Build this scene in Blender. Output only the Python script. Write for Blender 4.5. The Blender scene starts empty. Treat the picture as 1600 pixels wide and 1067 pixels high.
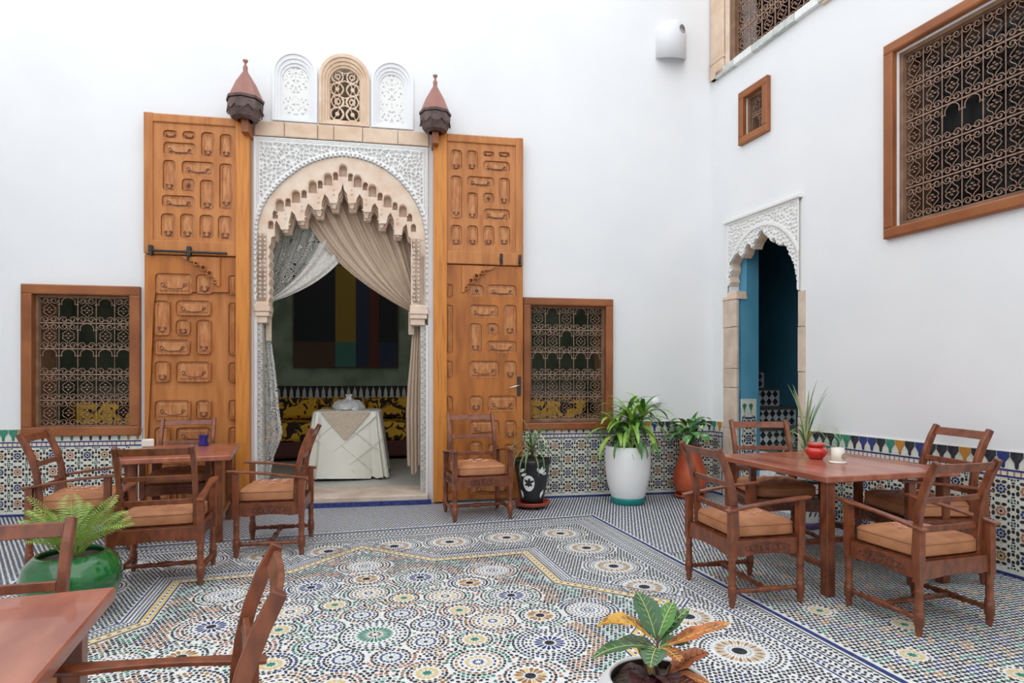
import bpy, bmesh, math, random
import numpy as np
from math import sin, cos, pi, radians, sqrt, atan2, hypot
from mathutils import Vector, Matrix
from mathutils.geometry import tessellate_polygon

C = bpy.context.scene.collection
SC = bpy.context.scene

# ---------------------------------------------------------------- camera, sky, exposure
cam_d = bpy.data.cameras.new('camera'); cam = bpy.data.objects.new('camera', cam_d); C.objects.link(cam)
cam.location = (0, 0, 1.38); cam.rotation_euler = (pi / 2, 0, 0)
cam_d.sensor_width = 36.0; cam_d.lens = 36.0 * 940 / 1600; cam_d.shift_y = (592 - 533.5) / 1600
cam_d.clip_start = 0.05
SC.camera = cam
W = bpy.data.worlds.new('overcast_sky'); SC.world = W; W.use_nodes = True
_n = W.node_tree.nodes; _b = _n['Background']; _b.inputs[0].default_value = (0.93, 0.965, 1.0, 1); _b.inputs[1].default_value = 1.0
SC.view_settings.view_transform = 'Standard'; SC.view_settings.look = 'None'
SC.view_settings.gamma = 1; SC.view_settings.use_curve_mapping = False
SC.view_settings.exposure = 1.05

# ---------------------------------------------------------------- materials
MATS = {}
def mat(name, col, rough=0.5, metal=0.0, col2=None, scale=8.0, stretch=(1, 1, 1), bump=0.0, bscale=None, spec=0.5, coat=0.0, detail=4.0, lo=0.35, hi=0.65, sheen=0.0):
    m = bpy.data.materials.new(name); m.use_nodes = True; nt = m.node_tree; N = nt.nodes; L = nt.links
    p = N['Principled BSDF']; p.inputs['Base Color'].default_value = (*col, 1); p.inputs['Roughness'].default_value = rough
    p.inputs['Metallic'].default_value = metal; p.inputs['Specular IOR Level'].default_value = spec; p.inputs['Coat Weight'].default_value = coat
    p.inputs['Sheen Weight'].default_value = sheen
    if col2 is not None or bump:
        tc = N.new('ShaderNodeTexCoord'); mp = N.new('ShaderNodeMapping'); mp.inputs['Scale'].default_value = stretch
        L.new(tc.outputs['Object'], mp.inputs[0])
        if col2 is not None:
            nz = N.new('ShaderNodeTexNoise'); nz.inputs['Scale'].default_value = scale; nz.inputs['Detail'].default_value = detail
            L.new(mp.outputs[0], nz.inputs['Vector'])
            r = N.new('ShaderNodeValToRGB'); r.color_ramp.elements[0].position = lo; r.color_ramp.elements[1].position = hi
            r.color_ramp.elements[0].color = (*col, 1); r.color_ramp.elements[1].color = (*col2, 1)
            L.new(nz.outputs['Fac'], r.inputs[0]); L.new(r.outputs[0], p.inputs['Base Color'])
        if bump:
            nb = N.new('ShaderNodeTexNoise'); nb.inputs['Scale'].default_value = bscale or scale * 3; nb.inputs['Detail'].default_value = 3
            L.new(mp.outputs[0], nb.inputs['Vector'])
            bp = N.new('ShaderNodeBump'); bp.inputs['Strength'].default_value = bump; bp.inputs['Distance'].default_value = 0.01
            L.new(nb.outputs['Fac'], bp.inputs['Height']); L.new(bp.outputs[0], p.inputs['Normal'])
    MATS[name] = m
    return m
M = MATS
mat('plaster', (0.78, 0.78, 0.785), 0.85, col2=(0.745, 0.75, 0.76), scale=1.3, bump=0.12, bscale=5)
mat('stucco', (0.78, 0.77, 0.75), 0.85)
mat('white_tile', (0.80, 0.80, 0.78), 0.32, col2=(0.68, 0.69, 0.68), scale=22, spec=0.25)
mat('wall_tile_white', (0.74, 0.73, 0.66), 0.28, col2=(0.62, 0.62, 0.54), scale=30, spec=0.25)
mat('t_black', (0.018, 0.02, 0.026), 0.55, col2=(0.05, 0.05, 0.06), scale=30, spec=0.18)
mat('t_blue', (0.024, 0.034, 0.13), 0.55, col2=(0.05, 0.07, 0.22), scale=25, spec=0.18)
mat('t_green', (0.03, 0.16, 0.10), 0.55, col2=(0.07, 0.30, 0.20), scale=25, spec=0.18)
mat('t_brown', (0.28, 0.12, 0.04), 0.55, col2=(0.42, 0.22, 0.07), scale=25, spec=0.18)
mat('t_yellow', (0.62, 0.45, 0.16), 0.55, col2=(0.72, 0.55, 0.25), scale=25, spec=0.18)
mat('t_tan', (0.50, 0.38, 0.22), 0.55, col2=(0.62, 0.52, 0.36), scale=25, spec=0.18)
mat('t_teal', (0.22, 0.42, 0.36), 0.55, col2=(0.45, 0.58, 0.52), scale=30, spec=0.18)
mat('t_red', (0.36, 0.13, 0.07), 0.55, col2=(0.50, 0.22, 0.14), scale=25, spec=0.18)
mat('t_orange', (0.42, 0.17, 0.03), 0.55, col2=(0.52, 0.24, 0.05), scale=10, spec=0.18)
mat('doorwood', (0.50, 0.195, 0.055), 0.38, col2=(0.36, 0.115, 0.025), scale=2.6, stretch=(5, 5, 0.7), bump=0.08, coat=0.06, spec=0.3, lo=0.40, hi=0.72)
mat('doorwood_low', (0.47, 0.16, 0.032), 0.42, col2=(0.25, 0.075, 0.018), scale=2.2, stretch=(4, 4, 0.8), bump=0.1, coat=0.06, spec=0.3, lo=0.38, hi=0.72)
mat('doorpanel', (0.53, 0.235, 0.085), 0.36, col2=(0.38, 0.13, 0.04), scale=7, stretch=(5, 5, 1.2), bump=0.15, coat=0.06, spec=0.3)
mat('doorpost', (0.60, 0.225, 0.04), 0.36, col2=(0.40, 0.125, 0.022), scale=4, stretch=(10, 10, 0.6), bump=0.1, coat=0.06, spec=0.3, lo=0.45, hi=0.8)
mat('framewood', (0.33, 0.115, 0.038), 0.4, col2=(0.22, 0.068, 0.022), scale=2.5, stretch=(1.2, 3, 1.2), bump=0.08, coat=0.06, spec=0.3)
mat('innerwood', (0.24, 0.13, 0.07), 0.6, col2=(0.15, 0.075, 0.04), scale=8)
mat('chairwood', (0.235, 0.068, 0.026), 0.32, col2=(0.12, 0.032, 0.014), scale=9, stretch=(2, 2, 1), bump=0.05, coat=0.08, spec=0.45)
mat('carved', (0.09, 0.024, 0.011), 0.5)
mat('tabletop', (0.43, 0.15, 0.085), 0.32, col2=(0.27, 0.07, 0.038), scale=4, stretch=(2.2, 0.5, 1), bump=0.0, coat=0.3)
mat('leather', (0.49, 0.22, 0.105), 0.5, col2=(0.36, 0.145, 0.065), scale=7, bump=0.12, bscale=18, spec=0.25)
mat('leather_seam', (0.34, 0.145, 0.065), 0.6)
mat('red_thread', (0.26, 0.02, 0.015), 0.6)
mat('pink_thread', (0.72, 0.42, 0.30), 0.6)
mat('iron', (0.25, 0.15, 0.105), 0.55, metal=0.25, col2=(0.38, 0.24, 0.17), scale=25)
mat('dark_iron', (0.05, 0.045, 0.045), 0.5, metal=0.6)
mat('steel', (0.6, 0.6, 0.58), 0.25, metal=1.0)
mat('sandstone', (0.62, 0.44, 0.31), 0.9, col2=(0.72, 0.56, 0.43), scale=6, bump=0.3, bscale=30)
mat('archstone', (0.68, 0.50, 0.38), 0.9, col2=(0.75, 0.62, 0.50), scale=7, bump=0.25, bscale=35)
mat('jambstone', (0.52, 0.40, 0.31), 0.9, col2=(0.66, 0.54, 0.44), scale=5, bump=0.3, bscale=30)
mat('stonelace', (0.45, 0.42, 0.38), 0.9, col2=(0.58, 0.55, 0.50), scale=20)
mat('copper', (0.27, 0.115, 0.09), 0.45, metal=0.3, col2=(0.38, 0.19, 0.15), scale=3)
mat('bronze', (0.075, 0.05, 0.045), 0.55, metal=0.3, col2=(0.14, 0.09, 0.08), scale=14)
mat('unlit_black', (0.03, 0.03, 0.032), 0.9)  # near-black colour stands in for the darkness of unlit interiors
mat('green_wall', (0.36, 0.44, 0.33), 0.9, col2=(0.20, 0.27, 0.19), scale=2.5, bump=0.15)
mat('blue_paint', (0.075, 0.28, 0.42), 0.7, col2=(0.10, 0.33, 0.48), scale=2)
mat('blue_paint_shaded', (0.02, 0.115, 0.18), 0.7, col2=(0.03, 0.14, 0.21), scale=2)  # the same blue darkened: stairwell shade mixed into the colour
mat('ceiling_dark', (0.2, 0.16, 0.12), 0.9)
mat('satin', (0.86, 0.84, 0.74), 0.28, col2=(0.82, 0.79, 0.68), scale=3, spec=0.7, sheen=0.3)
mat('beige_cloth', (0.50, 0.375, 0.27), 0.45, col2=(0.45, 0.33, 0.235), scale=3, sheen=0.3)
mat('lace_trim', (0.66, 0.54, 0.42), 0.8, col2=(0.5, 0.40, 0.31), scale=60)
mat('white_pot', (0.85, 0.85, 0.84), 0.38)
mat('teal_pot', (0.0, 0.22, 0.20), 0.35)
mat('black_pot', (0.018, 0.018, 0.02), 0.3)
mat('purple_pot', (0.09, 0.04, 0.13), 0.4)
mat('red_plastic', (0.42, 0.07, 0.03), 0.4)
mat('terracotta', (0.54, 0.10, 0.035), 0.42, col2=(0.43, 0.07, 0.025), scale=5)
mat('green_glaze', (0.004, 0.085, 0.018), 0.07, col2=(0.012, 0.16, 0.03), scale=4, stretch=(1, 1, 2), coat=0.6)
mat('soil', (0.035, 0.022, 0.016), 0.95, col2=(0.12, 0.085, 0.06), scale=60, bump=0.8, bscale=90)
mat('leaf_lime', (0.36, 0.54, 0.09), 0.42, col2=(0.15, 0.34, 0.05), scale=9)
mat('leaf_green', (0.08, 0.24, 0.04), 0.42, col2=(0.04, 0.14, 0.025), scale=9)
mat('leaf_olive', (0.17, 0.24, 0.09), 0.45, col2=(0.09, 0.15, 0.07), scale=9)
mat('leaf_pale', (0.50, 0.54, 0.28), 0.5)
mat('leaf_mottled', (0.09, 0.32, 0.07), 0.4, col2=(0.50, 0.65, 0.38), scale=22, lo=0.48, hi=0.62)
mat('leaf_deep', (0.035, 0.10, 0.04), 0.3, col2=(0.07, 0.16, 0.07), scale=12)
mat('leaf_vein', (0.45, 0.55, 0.20), 0.5)
mat('leaf_gold', (0.62, 0.33, 0.04), 0.38, col2=(0.22, 0.07, 0.015), scale=22, lo=0.5, hi=0.62)
mat('leaf_orange', (0.55, 0.17, 0.05), 0.4, col2=(0.24, 0.09, 0.04), scale=24, lo=0.5, hi=0.64)
mat('leaf_maroon', (0.055, 0.015, 0.02), 0.35, col2=(0.10, 0.035, 0.03), scale=10)
mat('vein_gold', (0.72, 0.48, 0.14), 0.5)
mat('fern_frond', (0.20, 0.36, 0.05), 0.5, col2=(0.33, 0.38, 0.10), scale=5)
mat('stem_green', (0.10, 0.20, 0.05), 0.6)
mat('stem_wood', (0.10, 0.065, 0.04), 0.8)
mat('red_glaze', (0.52, 0.022, 0.012), 0.12, coat=0.6)
mat('cream_glaze', (0.78, 0.72, 0.62), 0.2, coat=0.4)
mat('wax', (0.40, 0.33, 0.25), 0.6)
mat('cobalt', (0.012, 0.012, 0.19), 0.08, coat=0.5)
mat('sofa_yellow', (0.62, 0.31, 0.02), 0.7)
mat('sofa_black', (0.02, 0.016, 0.012), 0.7)
mat('sofa_base', (0.12, 0.035, 0.03), 0.7)
mat('white_plaster_lamp', (0.74, 0.74, 0.75), 0.6)
mat('film', (0.75, 0.75, 0.75), 0.12, spec=0.8)
mat('paint_brown', (0.10, 0.055, 0.035), 0.8)
mat('paint_black', (0.02, 0.025, 0.03), 0.8)
mat('paint_yellow', (0.30, 0.20, 0.03), 0.8)
mat('paint_teal', (0.06, 0.20, 0.17), 0.8)
mat('paint_navy', (0.03, 0.045, 0.09), 0.8)
mat('paint_red', (0.12, 0.03, 0.02), 0.8)
mat('greystone', (0.42, 0.46, 0.43), 0.6, col2=(0.62, 0.62, 0.58), scale=18)
mat('stair_tread', (0.10, 0.085, 0.07), 0.5)

def fabric_pattern(name, a, b, scale):          # woven two-colour sofa cloth: large black foliage on yellow
    m = bpy.data.materials.new(name); m.use_nodes = True; nt = m.node_tree; N = nt.nodes; L = nt.links
    p = N['Principled BSDF']; p.inputs['Roughness'].default_value = 0.75
    tc = N.new('ShaderNodeTexCoord'); nz = N.new('ShaderNodeTexNoise'); nz.inputs['Scale'].default_value = scale; nz.inputs['Detail'].default_value = 1.5; nz.inputs['Distortion'].default_value = 1.2
    r = N.new('ShaderNodeValToRGB'); r.color_ramp.interpolation = 'CONSTANT'
    r.color_ramp.elements[0].position = 0; r.color_ramp.elements[0].color = (*b, 1); r.color_ramp.elements[1].position = 0.49; r.color_ramp.elements[1].color = (*a, 1)
    L.new(tc.outputs['Object'], nz.inputs['Vector']); L.new(nz.outputs['Fac'], r.inputs[0]); L.new(r.outputs[0], p.inputs['Base Color']); MATS[name] = m
fabric_pattern('sofa_cloth', (0.80, 0.44, 0.03), (0.03, 0.015, 0.01), 7)
def lace_material():
    m = bpy.data.materials.new('lace'); m.use_nodes = True; nt = m.node_tree; N = nt.nodes; L = nt.links
    p = N['Principled BSDF']; p.inputs['Base Color'].default_value = (0.74, 0.72, 0.68, 1); p.inputs['Roughness'].default_value = 0.9
    tc = N.new('ShaderNodeTexCoord')
    v = N.new('ShaderNodeTexVoronoi'); v.feature = 'F1'; v.inputs['Scale'].default_value = 11; L.new(tc.outputs['Object'], v.inputs['Vector'])
    ml = N.new('ShaderNodeMath'); ml.operation = 'MULTIPLY'; ml.inputs[1].default_value = 42; L.new(v.outputs['Distance'], ml.inputs[0])
    sn = N.new('ShaderNodeMath'); sn.operation = 'SINE'; L.new(ml.outputs[0], sn.inputs[0])
    gt = N.new('ShaderNodeMath'); gt.operation = 'GREATER_THAN'; gt.inputs[1].default_value = 0.0; L.new(sn.outputs[0], gt.inputs[0])
    mr = N.new('ShaderNodeMapRange'); mr.inputs[3].default_value = 0.05; mr.inputs[4].default_value = 0.66; L.new(gt.outputs[0], mr.inputs[0])
    L.new(mr.outputs[0], p.inputs['Alpha']); MATS['lace'] = m
lace_material()
mat('lace_hem', (0.66, 0.63, 0.58), 0.85, col2=(0.48, 0.46, 0.43), scale=40)
def room_tile_material():                       # small diaper tiles of the far room floor, too far off to tell apart
    m = bpy.data.materials.new('room_tiles'); m.use_nodes = True; nt = m.node_tree; N = nt.nodes; L = nt.links
    p = N['Principled BSDF']; p.inputs['Roughness'].default_value = 0.4
    tc = N.new('ShaderNodeTexCoord'); ck = N.new('ShaderNodeTexChecker'); ck.inputs['Scale'].default_value = 22
    ck.inputs[1].default_value = (0.74, 0.70, 0.60, 1); ck.inputs[2].default_value = (0.25, 0.26, 0.26, 1)
    L.new(tc.outputs['Object'], ck.inputs['Vector']); L.new(ck.outputs[0], p.inputs['Base Color']); MATS['room_tiles'] = m
room_tile_material()
def glass_material():
    m = bpy.data.materials.new('window_glass'); m.use_nodes = True; nt = m.node_tree; N = nt.nodes; L = nt.links
    for n in list(N): N.remove(n)
    o = N.new('ShaderNodeOutputMaterial'); g = N.new('ShaderNodeBsdfGlossy'); g.inputs['Roughness'].default_value = 0.03
    t = N.new('ShaderNodeBsdfTransparent'); f = N.new('ShaderNodeFresnel'); f.inputs[0].default_value = 1.18
    x = N.new('ShaderNodeMixShader'); L.new(f.outputs[0], x.inputs[0]); L.new(t.outputs[0], x.inputs[1]); L.new(g.outputs[0], x.inputs[2]); L.new(x.outputs[0], o.inputs[0])
    MATS['window_glass'] = m
glass_material()
def film_material():
    m = M['film']; nt = m.node_tree; nt.nodes['Principled BSDF'].inputs['Alpha'].default_value = 0.75
film_material()

# ---------------------------------------------------------------- mesh helpers
class MB:
    def __init__(s): s.v = []; s.f = []; s.m = []; s.s = []
    def add(s, vs, fs, mi=0, sm=False):
        b = len(s.v); s.v.extend([tuple(x) for x in vs])
        for f in fs: s.f.append([b + i for i in f]); s.m.append(mi); s.s.append(sm)
        return s
    def bx(s, x0, x1, y0, y1, z0, z1, mi=0):
        vs = [(x, y, z) for x in (x0, x1) for y in (y0, y1) for z in (z0, z1)]
        return s.add(vs, [(0, 1, 3, 2), (4, 6, 7, 5), (0, 4, 5, 1), (2, 3, 7, 6), (0, 2, 6, 4), (1, 5, 7, 3)], mi)
    def chbx(s, x0, x1, y0, y1, z0, z1, c=0.01, mi=0):      # box whose front (low y) face is chamfered
        o = [(x0, z0), (x1, z0), (x1, z1), (x0, z1)]; i = [(x0 + c, z0 + c), (x1 - c, z0 + c), (x1 - c, z1 - c), (x0 + c, z1 - c)]
        vs = [(x, y1, z) for x, z in o] + [(x, y0 + c * 0.6, z) for x, z in o] + [(x, y0, z) for x, z in i]
        fs = [(3, 2, 1, 0), (8, 9, 10, 11)]
        for k in range(4):
            j = (k + 1) % 4; fs += [(k, j, 4 + j, 4 + k), (4 + k, 4 + j, 8 + j, 8 + k)]
        return s.add(vs, fs, mi)
    def tube(s, path, r, n=6, mi=0, cap=True, sm=True):
        P = [Vector(p) for p in path]; rr = r if isinstance(r, (list, tuple)) else [r] * len(P)
        vs = []; up = Vector((0.13, 0.21, 1)).normalized(); prev = None
        for i, p in enumerate(P):
            t = (P[min(i + 1, len(P) - 1)] - P[max(i - 1, 0)]);  t = t.normalized() if t.length > 1e-9 else Vector((0, 0, 1))
            if prev is None:
                a = t.cross(up);  a = a if a.length > 1e-3 else t.cross(Vector((1, 0, 0)))
            else: a = prev - t * prev.dot(t)
            a.normalize(); prev = a; b = t.cross(a)
            for k in range(n):
                q = 2 * pi * (k + .5) / n; vs.append(p + (a * cos(q) + b * sin(q)) * rr[i])
        fs = []
        for i in range(len(P) - 1):
            for k in range(n):
                j = (k + 1) % n; fs.append((i * n + k, i * n + j, (i + 1) * n + j, (i + 1) * n + k))
        if cap: fs += [tuple(range(n))[::-1], tuple((len(P) - 1) * n + k for k in range(n))]
        return s.add(vs, fs, mi, sm)
    def sweep(s, path, side, hw, ht, mi=0):                 # rectangular section swept along a path; side = width axis
        P = [Vector(p) for p in path]; S = Vector(side).normalized(); vs = []
        HW = hw if isinstance(hw, (list, tuple)) else [hw] * len(P); HT = ht if isinstance(ht, (list, tuple)) else [ht] * len(P)
        for i, p in enumerate(P):
            t = (P[min(i + 1, len(P) - 1)] - P[max(i - 1, 0)]).normalized(); nrm = t.cross(S).normalized()
            for a, b in ((-1, -1), (1, -1), (1, 1), (-1, 1)): vs.append(p + S * (a * HW[i]) + nrm * (b * HT[i]))
        fs = []
        for i in range(len(P) - 1):
            for k in range(4):
                j = (k + 1) % 4; fs.append((i * 4 + k, i * 4 + j, i * 4 + 4 + j, i * 4 + 4 + k))
        e = (len(P) - 1) * 4; fs += [(3, 2, 1, 0), (e, e + 1, e + 2, e + 3)]
        return s.add(vs, fs, mi)
    def lathe(s, prof, n=24, c=(0, 0, 0), mi=0, a0=0.0, a1=2 * pi, sm=True, sq=1.0):
        full = abs(a1 - a0 - 2 * pi) < 1e-6; m = n if full else n + 1; vs = []
        for r, z in prof:
            for k in range(m):
                q = a0 + (a1 - a0) * k / n; vs.append((c[0] + r * cos(q), c[1] + r * sin(q) * sq, c[2] + z))
        fs = []
        for i in range(len(prof) - 1):
            for k in range(n):
                j = (k + 1) % m; fs.append((i * m + k, i * m + j, (i + 1) * m + j, (i + 1) * m + k))
        return s.add(vs, fs, mi, sm)
    def plate(s, loops, y0, y1, mi=0, ms=None):             # polygon with holes in the xz plane, extruded from y0 to y1
        ms = mi if ms is None else ms
        flat = [p for l in loops for p in l]
        tri = tessellate_polygon([[Vector((p[0], p[1], 0)) for p in l] for l in loops])
        n = len(flat); vs = [(x, y0, z) for x, z in flat] + [(x, y1, z) for x, z in flat]
        s.add(vs, [tuple(t) for t in tri] + [tuple(i + n for i in t[::-1]) for t in tri], mi)
        b = len(s.v) - 2 * n; o = 0
        for l in loops:
            k = len(l)
            for i in range(k):
                j = (i + 1) % k; s.f.append([b + o + i, b + o + j, b + n + o + j, b + n + o + i]); s.m.append(ms); s.s.append(False)
            o += k
        return s
    def poly(s, pts, mi=0): return s.add(pts, [tuple(range(len(pts)))], mi)
    def xf(s, mtx, start=0):
        for i in range(start, len(s.v)): s.v[i] = tuple(mtx @ Vector(s.v[i]))
        return s
    def merge(s, o, mtx=None):
        vs = o.v if mtx is None else [tuple(mtx @ Vector(p)) for p in o.v]
        b = len(s.v); s.v.extend(vs)
        for f, m, k in zip(o.f, o.m, o.s): s.f.append([b + i for i in f]); s.m.append(m); s.s.append(k)
        return s
    def mesh(s, name, mats, bevel=0.0, recalc=True):
        me = bpy.data.meshes.new(name); me.from_pydata(s.v, [], s.f)
        for m in (mats if isinstance(mats, (list, tuple)) else [mats]): me.materials.append(MATS[m])
        me.polygons.foreach_set('material_index', s.m); me.polygons.foreach_set('use_smooth', s.s)
        if recalc or bevel:
            b = bmesh.new(); b.from_mesh(me); bmesh.ops.recalc_face_normals(b, faces=b.faces)
            if bevel:
                es = [e for e in b.edges if len(e.link_faces) == 2 and e.calc_face_angle(0) > 0.9]
                bmesh.ops.bevel(b, geom=es, offset=bevel, segments=1, affect='EDGES', clamp_overlap=True)
            b.to_mesh(me); b.free()
        me.update(); return me
def link(name, me, parent=None, mtx=None, **props):
    o = bpy.data.objects.new(name, me); C.objects.link(o)
    if parent is not None: o.parent = parent
    if mtx is not None:
        if parent is None: o.matrix_world = mtx
        else: o.matrix_local = mtx
    for k, v in props.items():
        if v is not None: o[k] = v
    return o
def part(name, mb, mats, parent, bevel=0.0, mtx=None, **props):
    return link(name, mb.mesh(name, mats, bevel), parent, mtx, **props)
def thing(name, label, cat, mtx=None, group=None):
    return link(name, None, None, mtx or Matrix(), label=label, category=cat, group=group)
def struct(name, mb, mats, mtx=None, label=None, cat=None, bevel=0.0):
    return link(name, mb.mesh(name, mats, bevel), None, mtx or Matrix(), kind='structure', label=label, category=cat)
def sempty(name, label, cat, mtx=None): return link(name, None, None, mtx or Matrix(), kind='structure', label=label, category=cat)
def T(x, y, z=0.0, rz=0.0): return Matrix.Translation((x, y, z)) @ Matrix.Rotation(radians(rz), 4, 'Z')
BW = T(2.44, 7.33, 0, 9.9)      # back wall frame: x along the wall to the right (0 at the corner), y into the wall, z up
RW = T(2.44, 7.33, 0, -71.4)    # right wall frame: x from the corner towards the viewer, y into the wall
FL = T(-0.739, 3.245, 0, 16.3)  # floor mosaic frame, centred on the green medallion
def rect(x0, x1, z0, z1): return [(x0, z0), (x1, z0), (x1, z1), (x0, z1)]
def rrect(x0, x1, z0, z1, r, n=3, top_only=False):
    pts = []
    for cx, cz, a in ((x0 + r, z0 + r, pi), (x1 - r, z0 + r, 1.5 * pi), (x1 - r, z1 - r, 0), (x0 + r, z1 - r, pi / 2)):
        for k in range(n + 1):
            q = a + pi / 2 * k / n; pts.append((cx + r * cos(q), cz + r * sin(q)))
    return pts
def archloop(x0, x1, z0, zs, n=12):                         # round-headed outline, springing at zs
    c = (x0 + x1) / 2; r = (x1 - x0) / 2
    return [(x0, z0), (x1, z0)] + [(c + r * cos(pi * k / n), zs + r * sin(pi * k / n)) for k in range(n + 1)]

# ================================================================ THE SETTING
# back wall with its openings (frame coordinates in metres)
ARCH_L, ARCH_R = -5.272, -3.43
vents = [(-5.085, -4.622, 4.15, 4.69), (-4.605, -4.070, 4.15, 4.66), (-4.05, -3.595, 4.15, 4.685)]
vholes = [(-4.990, -4.715, 4.215, 4.625), (-4.50, -4.175, 4.215, 4.63), (-3.962, -3.700, 4.215, 4.635)]
wb = MB()
wb.plate([rect(-9.2, 0.25, 0, 7.2)[::1], rect(ARCH_L, ARCH_R, 0.001, 3.97), rect(-7.375, -6.435, 0.86, 2.265), rect(-2.285, -1.35, 0.87, 2.255)]
         + [archloop(a + .02, b - .02, c + .02, d) for a, b, c, d in vents], 0, 0.42)
struct('wall_back', wb, ['plaster'], BW, 'tall white plastered courtyard wall with the carved archway', 'wall')
wr = MB()
wr.plate([rect(-0.35, 9.6, 0, 7.2), rect(0.32, 1.40, 0.001, 3.16), rect(0.61, 0.92, 4.065, 4.535), rect(2.445, 3.415, 2.655, 4.09), rect(0.42, 1.80, 5.06, 6.4)], 0, 0.30)
struct('wall_right', wr, ['plaster'], RW, 'white plastered courtyard wall at right with wooden grille windows', 'wall')
# unseen enclosing walls of the courtyard
wl = MB(); wl.bx(-0.35, 0, 0, 9.5, 0, 5.0); struct('wall_left', wl, ['plaster'], BW @ T(-9.2, 0.0, 0, 180 + 4) , 'white courtyard wall out of view at left', 'wall')
wf = MB(); wf.bx(-9.5, 6.5, -0.3, 0, 0, 3.6); struct('wall_front', wf, ['plaster'], T(0, -2.4, 0, 6), 'white courtyard wall behind the viewer', 'wall')

# ---- room behind the arch
RM = BW
rf = MB(); rf.bx(-9.0, -0.3, 0.42, 4.0, -0.05, 0.10); struct('floor_room', rf, ['room_tiles'], RM, 'small patterned tile floor of the dim room', 'floor')
rb = MB(); rb.bx(-9.0, -0.3, 4.0, 4.15, 0, 5.3); struct('wall_room_back', rb, ['green_wall'], RM, 'faded green painted wall inside the dim room', 'wall')
rs = MB(); rs.bx(-9.15, -9.0, 0.42, 4.15, 0, 5.3); rs.bx(-0.3, -0.15, 0.42, 4.15, 0, 5.3); struct('wall_room_sides', rs, ['green_wall'], RM, 'side walls of the dim room', 'wall')
rc = MB(); rc.bx(-9.15, -0.15, 0.42, 4.15, 5.3, 5.4); struct('ceiling', rc, ['ceiling_dark'], RM, 'dark ceiling of the dim room', 'ceiling')
th = MB(); th.chbx(-5.27, -3.43, -0.10, 0.55, -0.02, 0.105, 0.01)
th_o = sempty('trim_threshold', 'worn pale stone threshold of the archway with blue tile edge', 'threshold', BW)
part('stone_slab', th, ['jambstone'], th_o, 0.004)
bl = MB(); bl.bx(-5.0, -3.40, -0.125, -0.098, 0, 0.05)
part('blue_tile_edge', bl, ['t_blue'], th_o, 0, label='dark blue glazed tile edge')
# room wainscot with merlons
rw = sempty('trim_room_wainscot', 'dim tiled dado with stepped merlons on the room wall', 'wainscot', BW)
w = MB(); w.bx(-8.9, -0.4, 3.98, 4.0, 0.1, 0.93, 0); w.bx(-8.9, -0.4, 3.975, 4.0, 1.0, 1.26, 1); w.bx(-8.9, -0.4, 3.97, 4.0, 0.93, 0.955, 2); w.bx(-8.9, -0.4, 3.97, 4.0, 0.985, 1.0, 2)
part('dado', w, ['room_tiles', 'wall_tile_white', 't_blue'], rw)
mm = MB(); mm.plate([[(-0.05, 1.0), (0.05, 1.0), (0.05, 1.02), (0.022, 1.10), (0.022, 1.16), (0, 1.22), (-0.022, 1.16), (-0.022, 1.10), (-0.05, 1.02)]], 3.962, 3.976)
mm.v = [(x, y, 2.26 - z) for x, y, z in mm.v]
mmesh = mm.mesh('merlon_tile', ['t_black'])
for k in range(48): link('merlon_tile', mmesh, rw, Matrix.Translation((-6.5 + k * 0.105, 0, 0)))

# ---- stair behind the small arch (right wall frame)
sw = MB()
sw.bx(0.30, 0.452, 0.02, 0.13, 0, 2.30); sw.bx(0.30, 0.452, 0.13, 0.30, 0, 3.3)                      # short return wall, blue
struct('wall_stair_left', sw, ['blue_paint'], RW, 'pale blue painted return wall beside the stair', 'wall')
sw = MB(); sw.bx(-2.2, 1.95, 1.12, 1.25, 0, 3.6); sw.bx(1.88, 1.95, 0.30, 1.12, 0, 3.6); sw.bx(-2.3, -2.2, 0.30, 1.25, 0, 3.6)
struct('wall_stair_back', sw, ['blue_paint_shaded'], RW, 'blue painted stairwell wall with the shade put into its colour', 'wall')
sw = MB(); sw.bx(-2.3, 1.95, 0.30, 1.25, 3.6, 3.7); struct('ceiling_stair', sw, ['unlit_black'], RW, 'unseen stairwell ceiling added to darken the stair', 'ceiling')  # out of view, added to keep daylight off the stair
sw = MB(); sw.bx(-2.3, -0.36, 0.26, 0.30, 0, 3.6); struct('wall_stair_inner', sw, ['blue_paint'], RW, 'inner side wall of the stairwell', 'wall')
bs = MB(); bs.bx(0.452, 0.462, 0.262, 0.31, 0, 1.15); struct('trim_blue_edge', bs, ['blue_paint'], RW, 'bright blue painted corner strip', 'trim')
st = thing('staircase', 'dim stair with black and white tiled risers behind the small arch', 'stairs', RW); st['kind'] = 'structure'
us = [1.29, 1.01, 0.73, 0.45, 0.17, -0.11, -0.39, -0.67, -0.95]; zt = [0.11, 0.34, 0.57, 0.80, 1.03, 1.26, 1.49, 1.72, 1.95]
dm = MB(); dm.add([(0, 0.042, 0), (0, 0, 0.055), (0, -0.042, 0), (0, 0, -0.055), (0.006, 0.042, 0), (0.006, 0, 0.055), (0.006, -0.042, 0), (0.006, 0, -0.055)],
                  [(4, 5, 6, 7), (0, 1, 5, 4), (1, 2, 6, 5), (2, 3, 7, 6), (3, 0, 4, 7)])
dmesh = dm.mesh('diamond_tile', ['t_black'])
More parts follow.
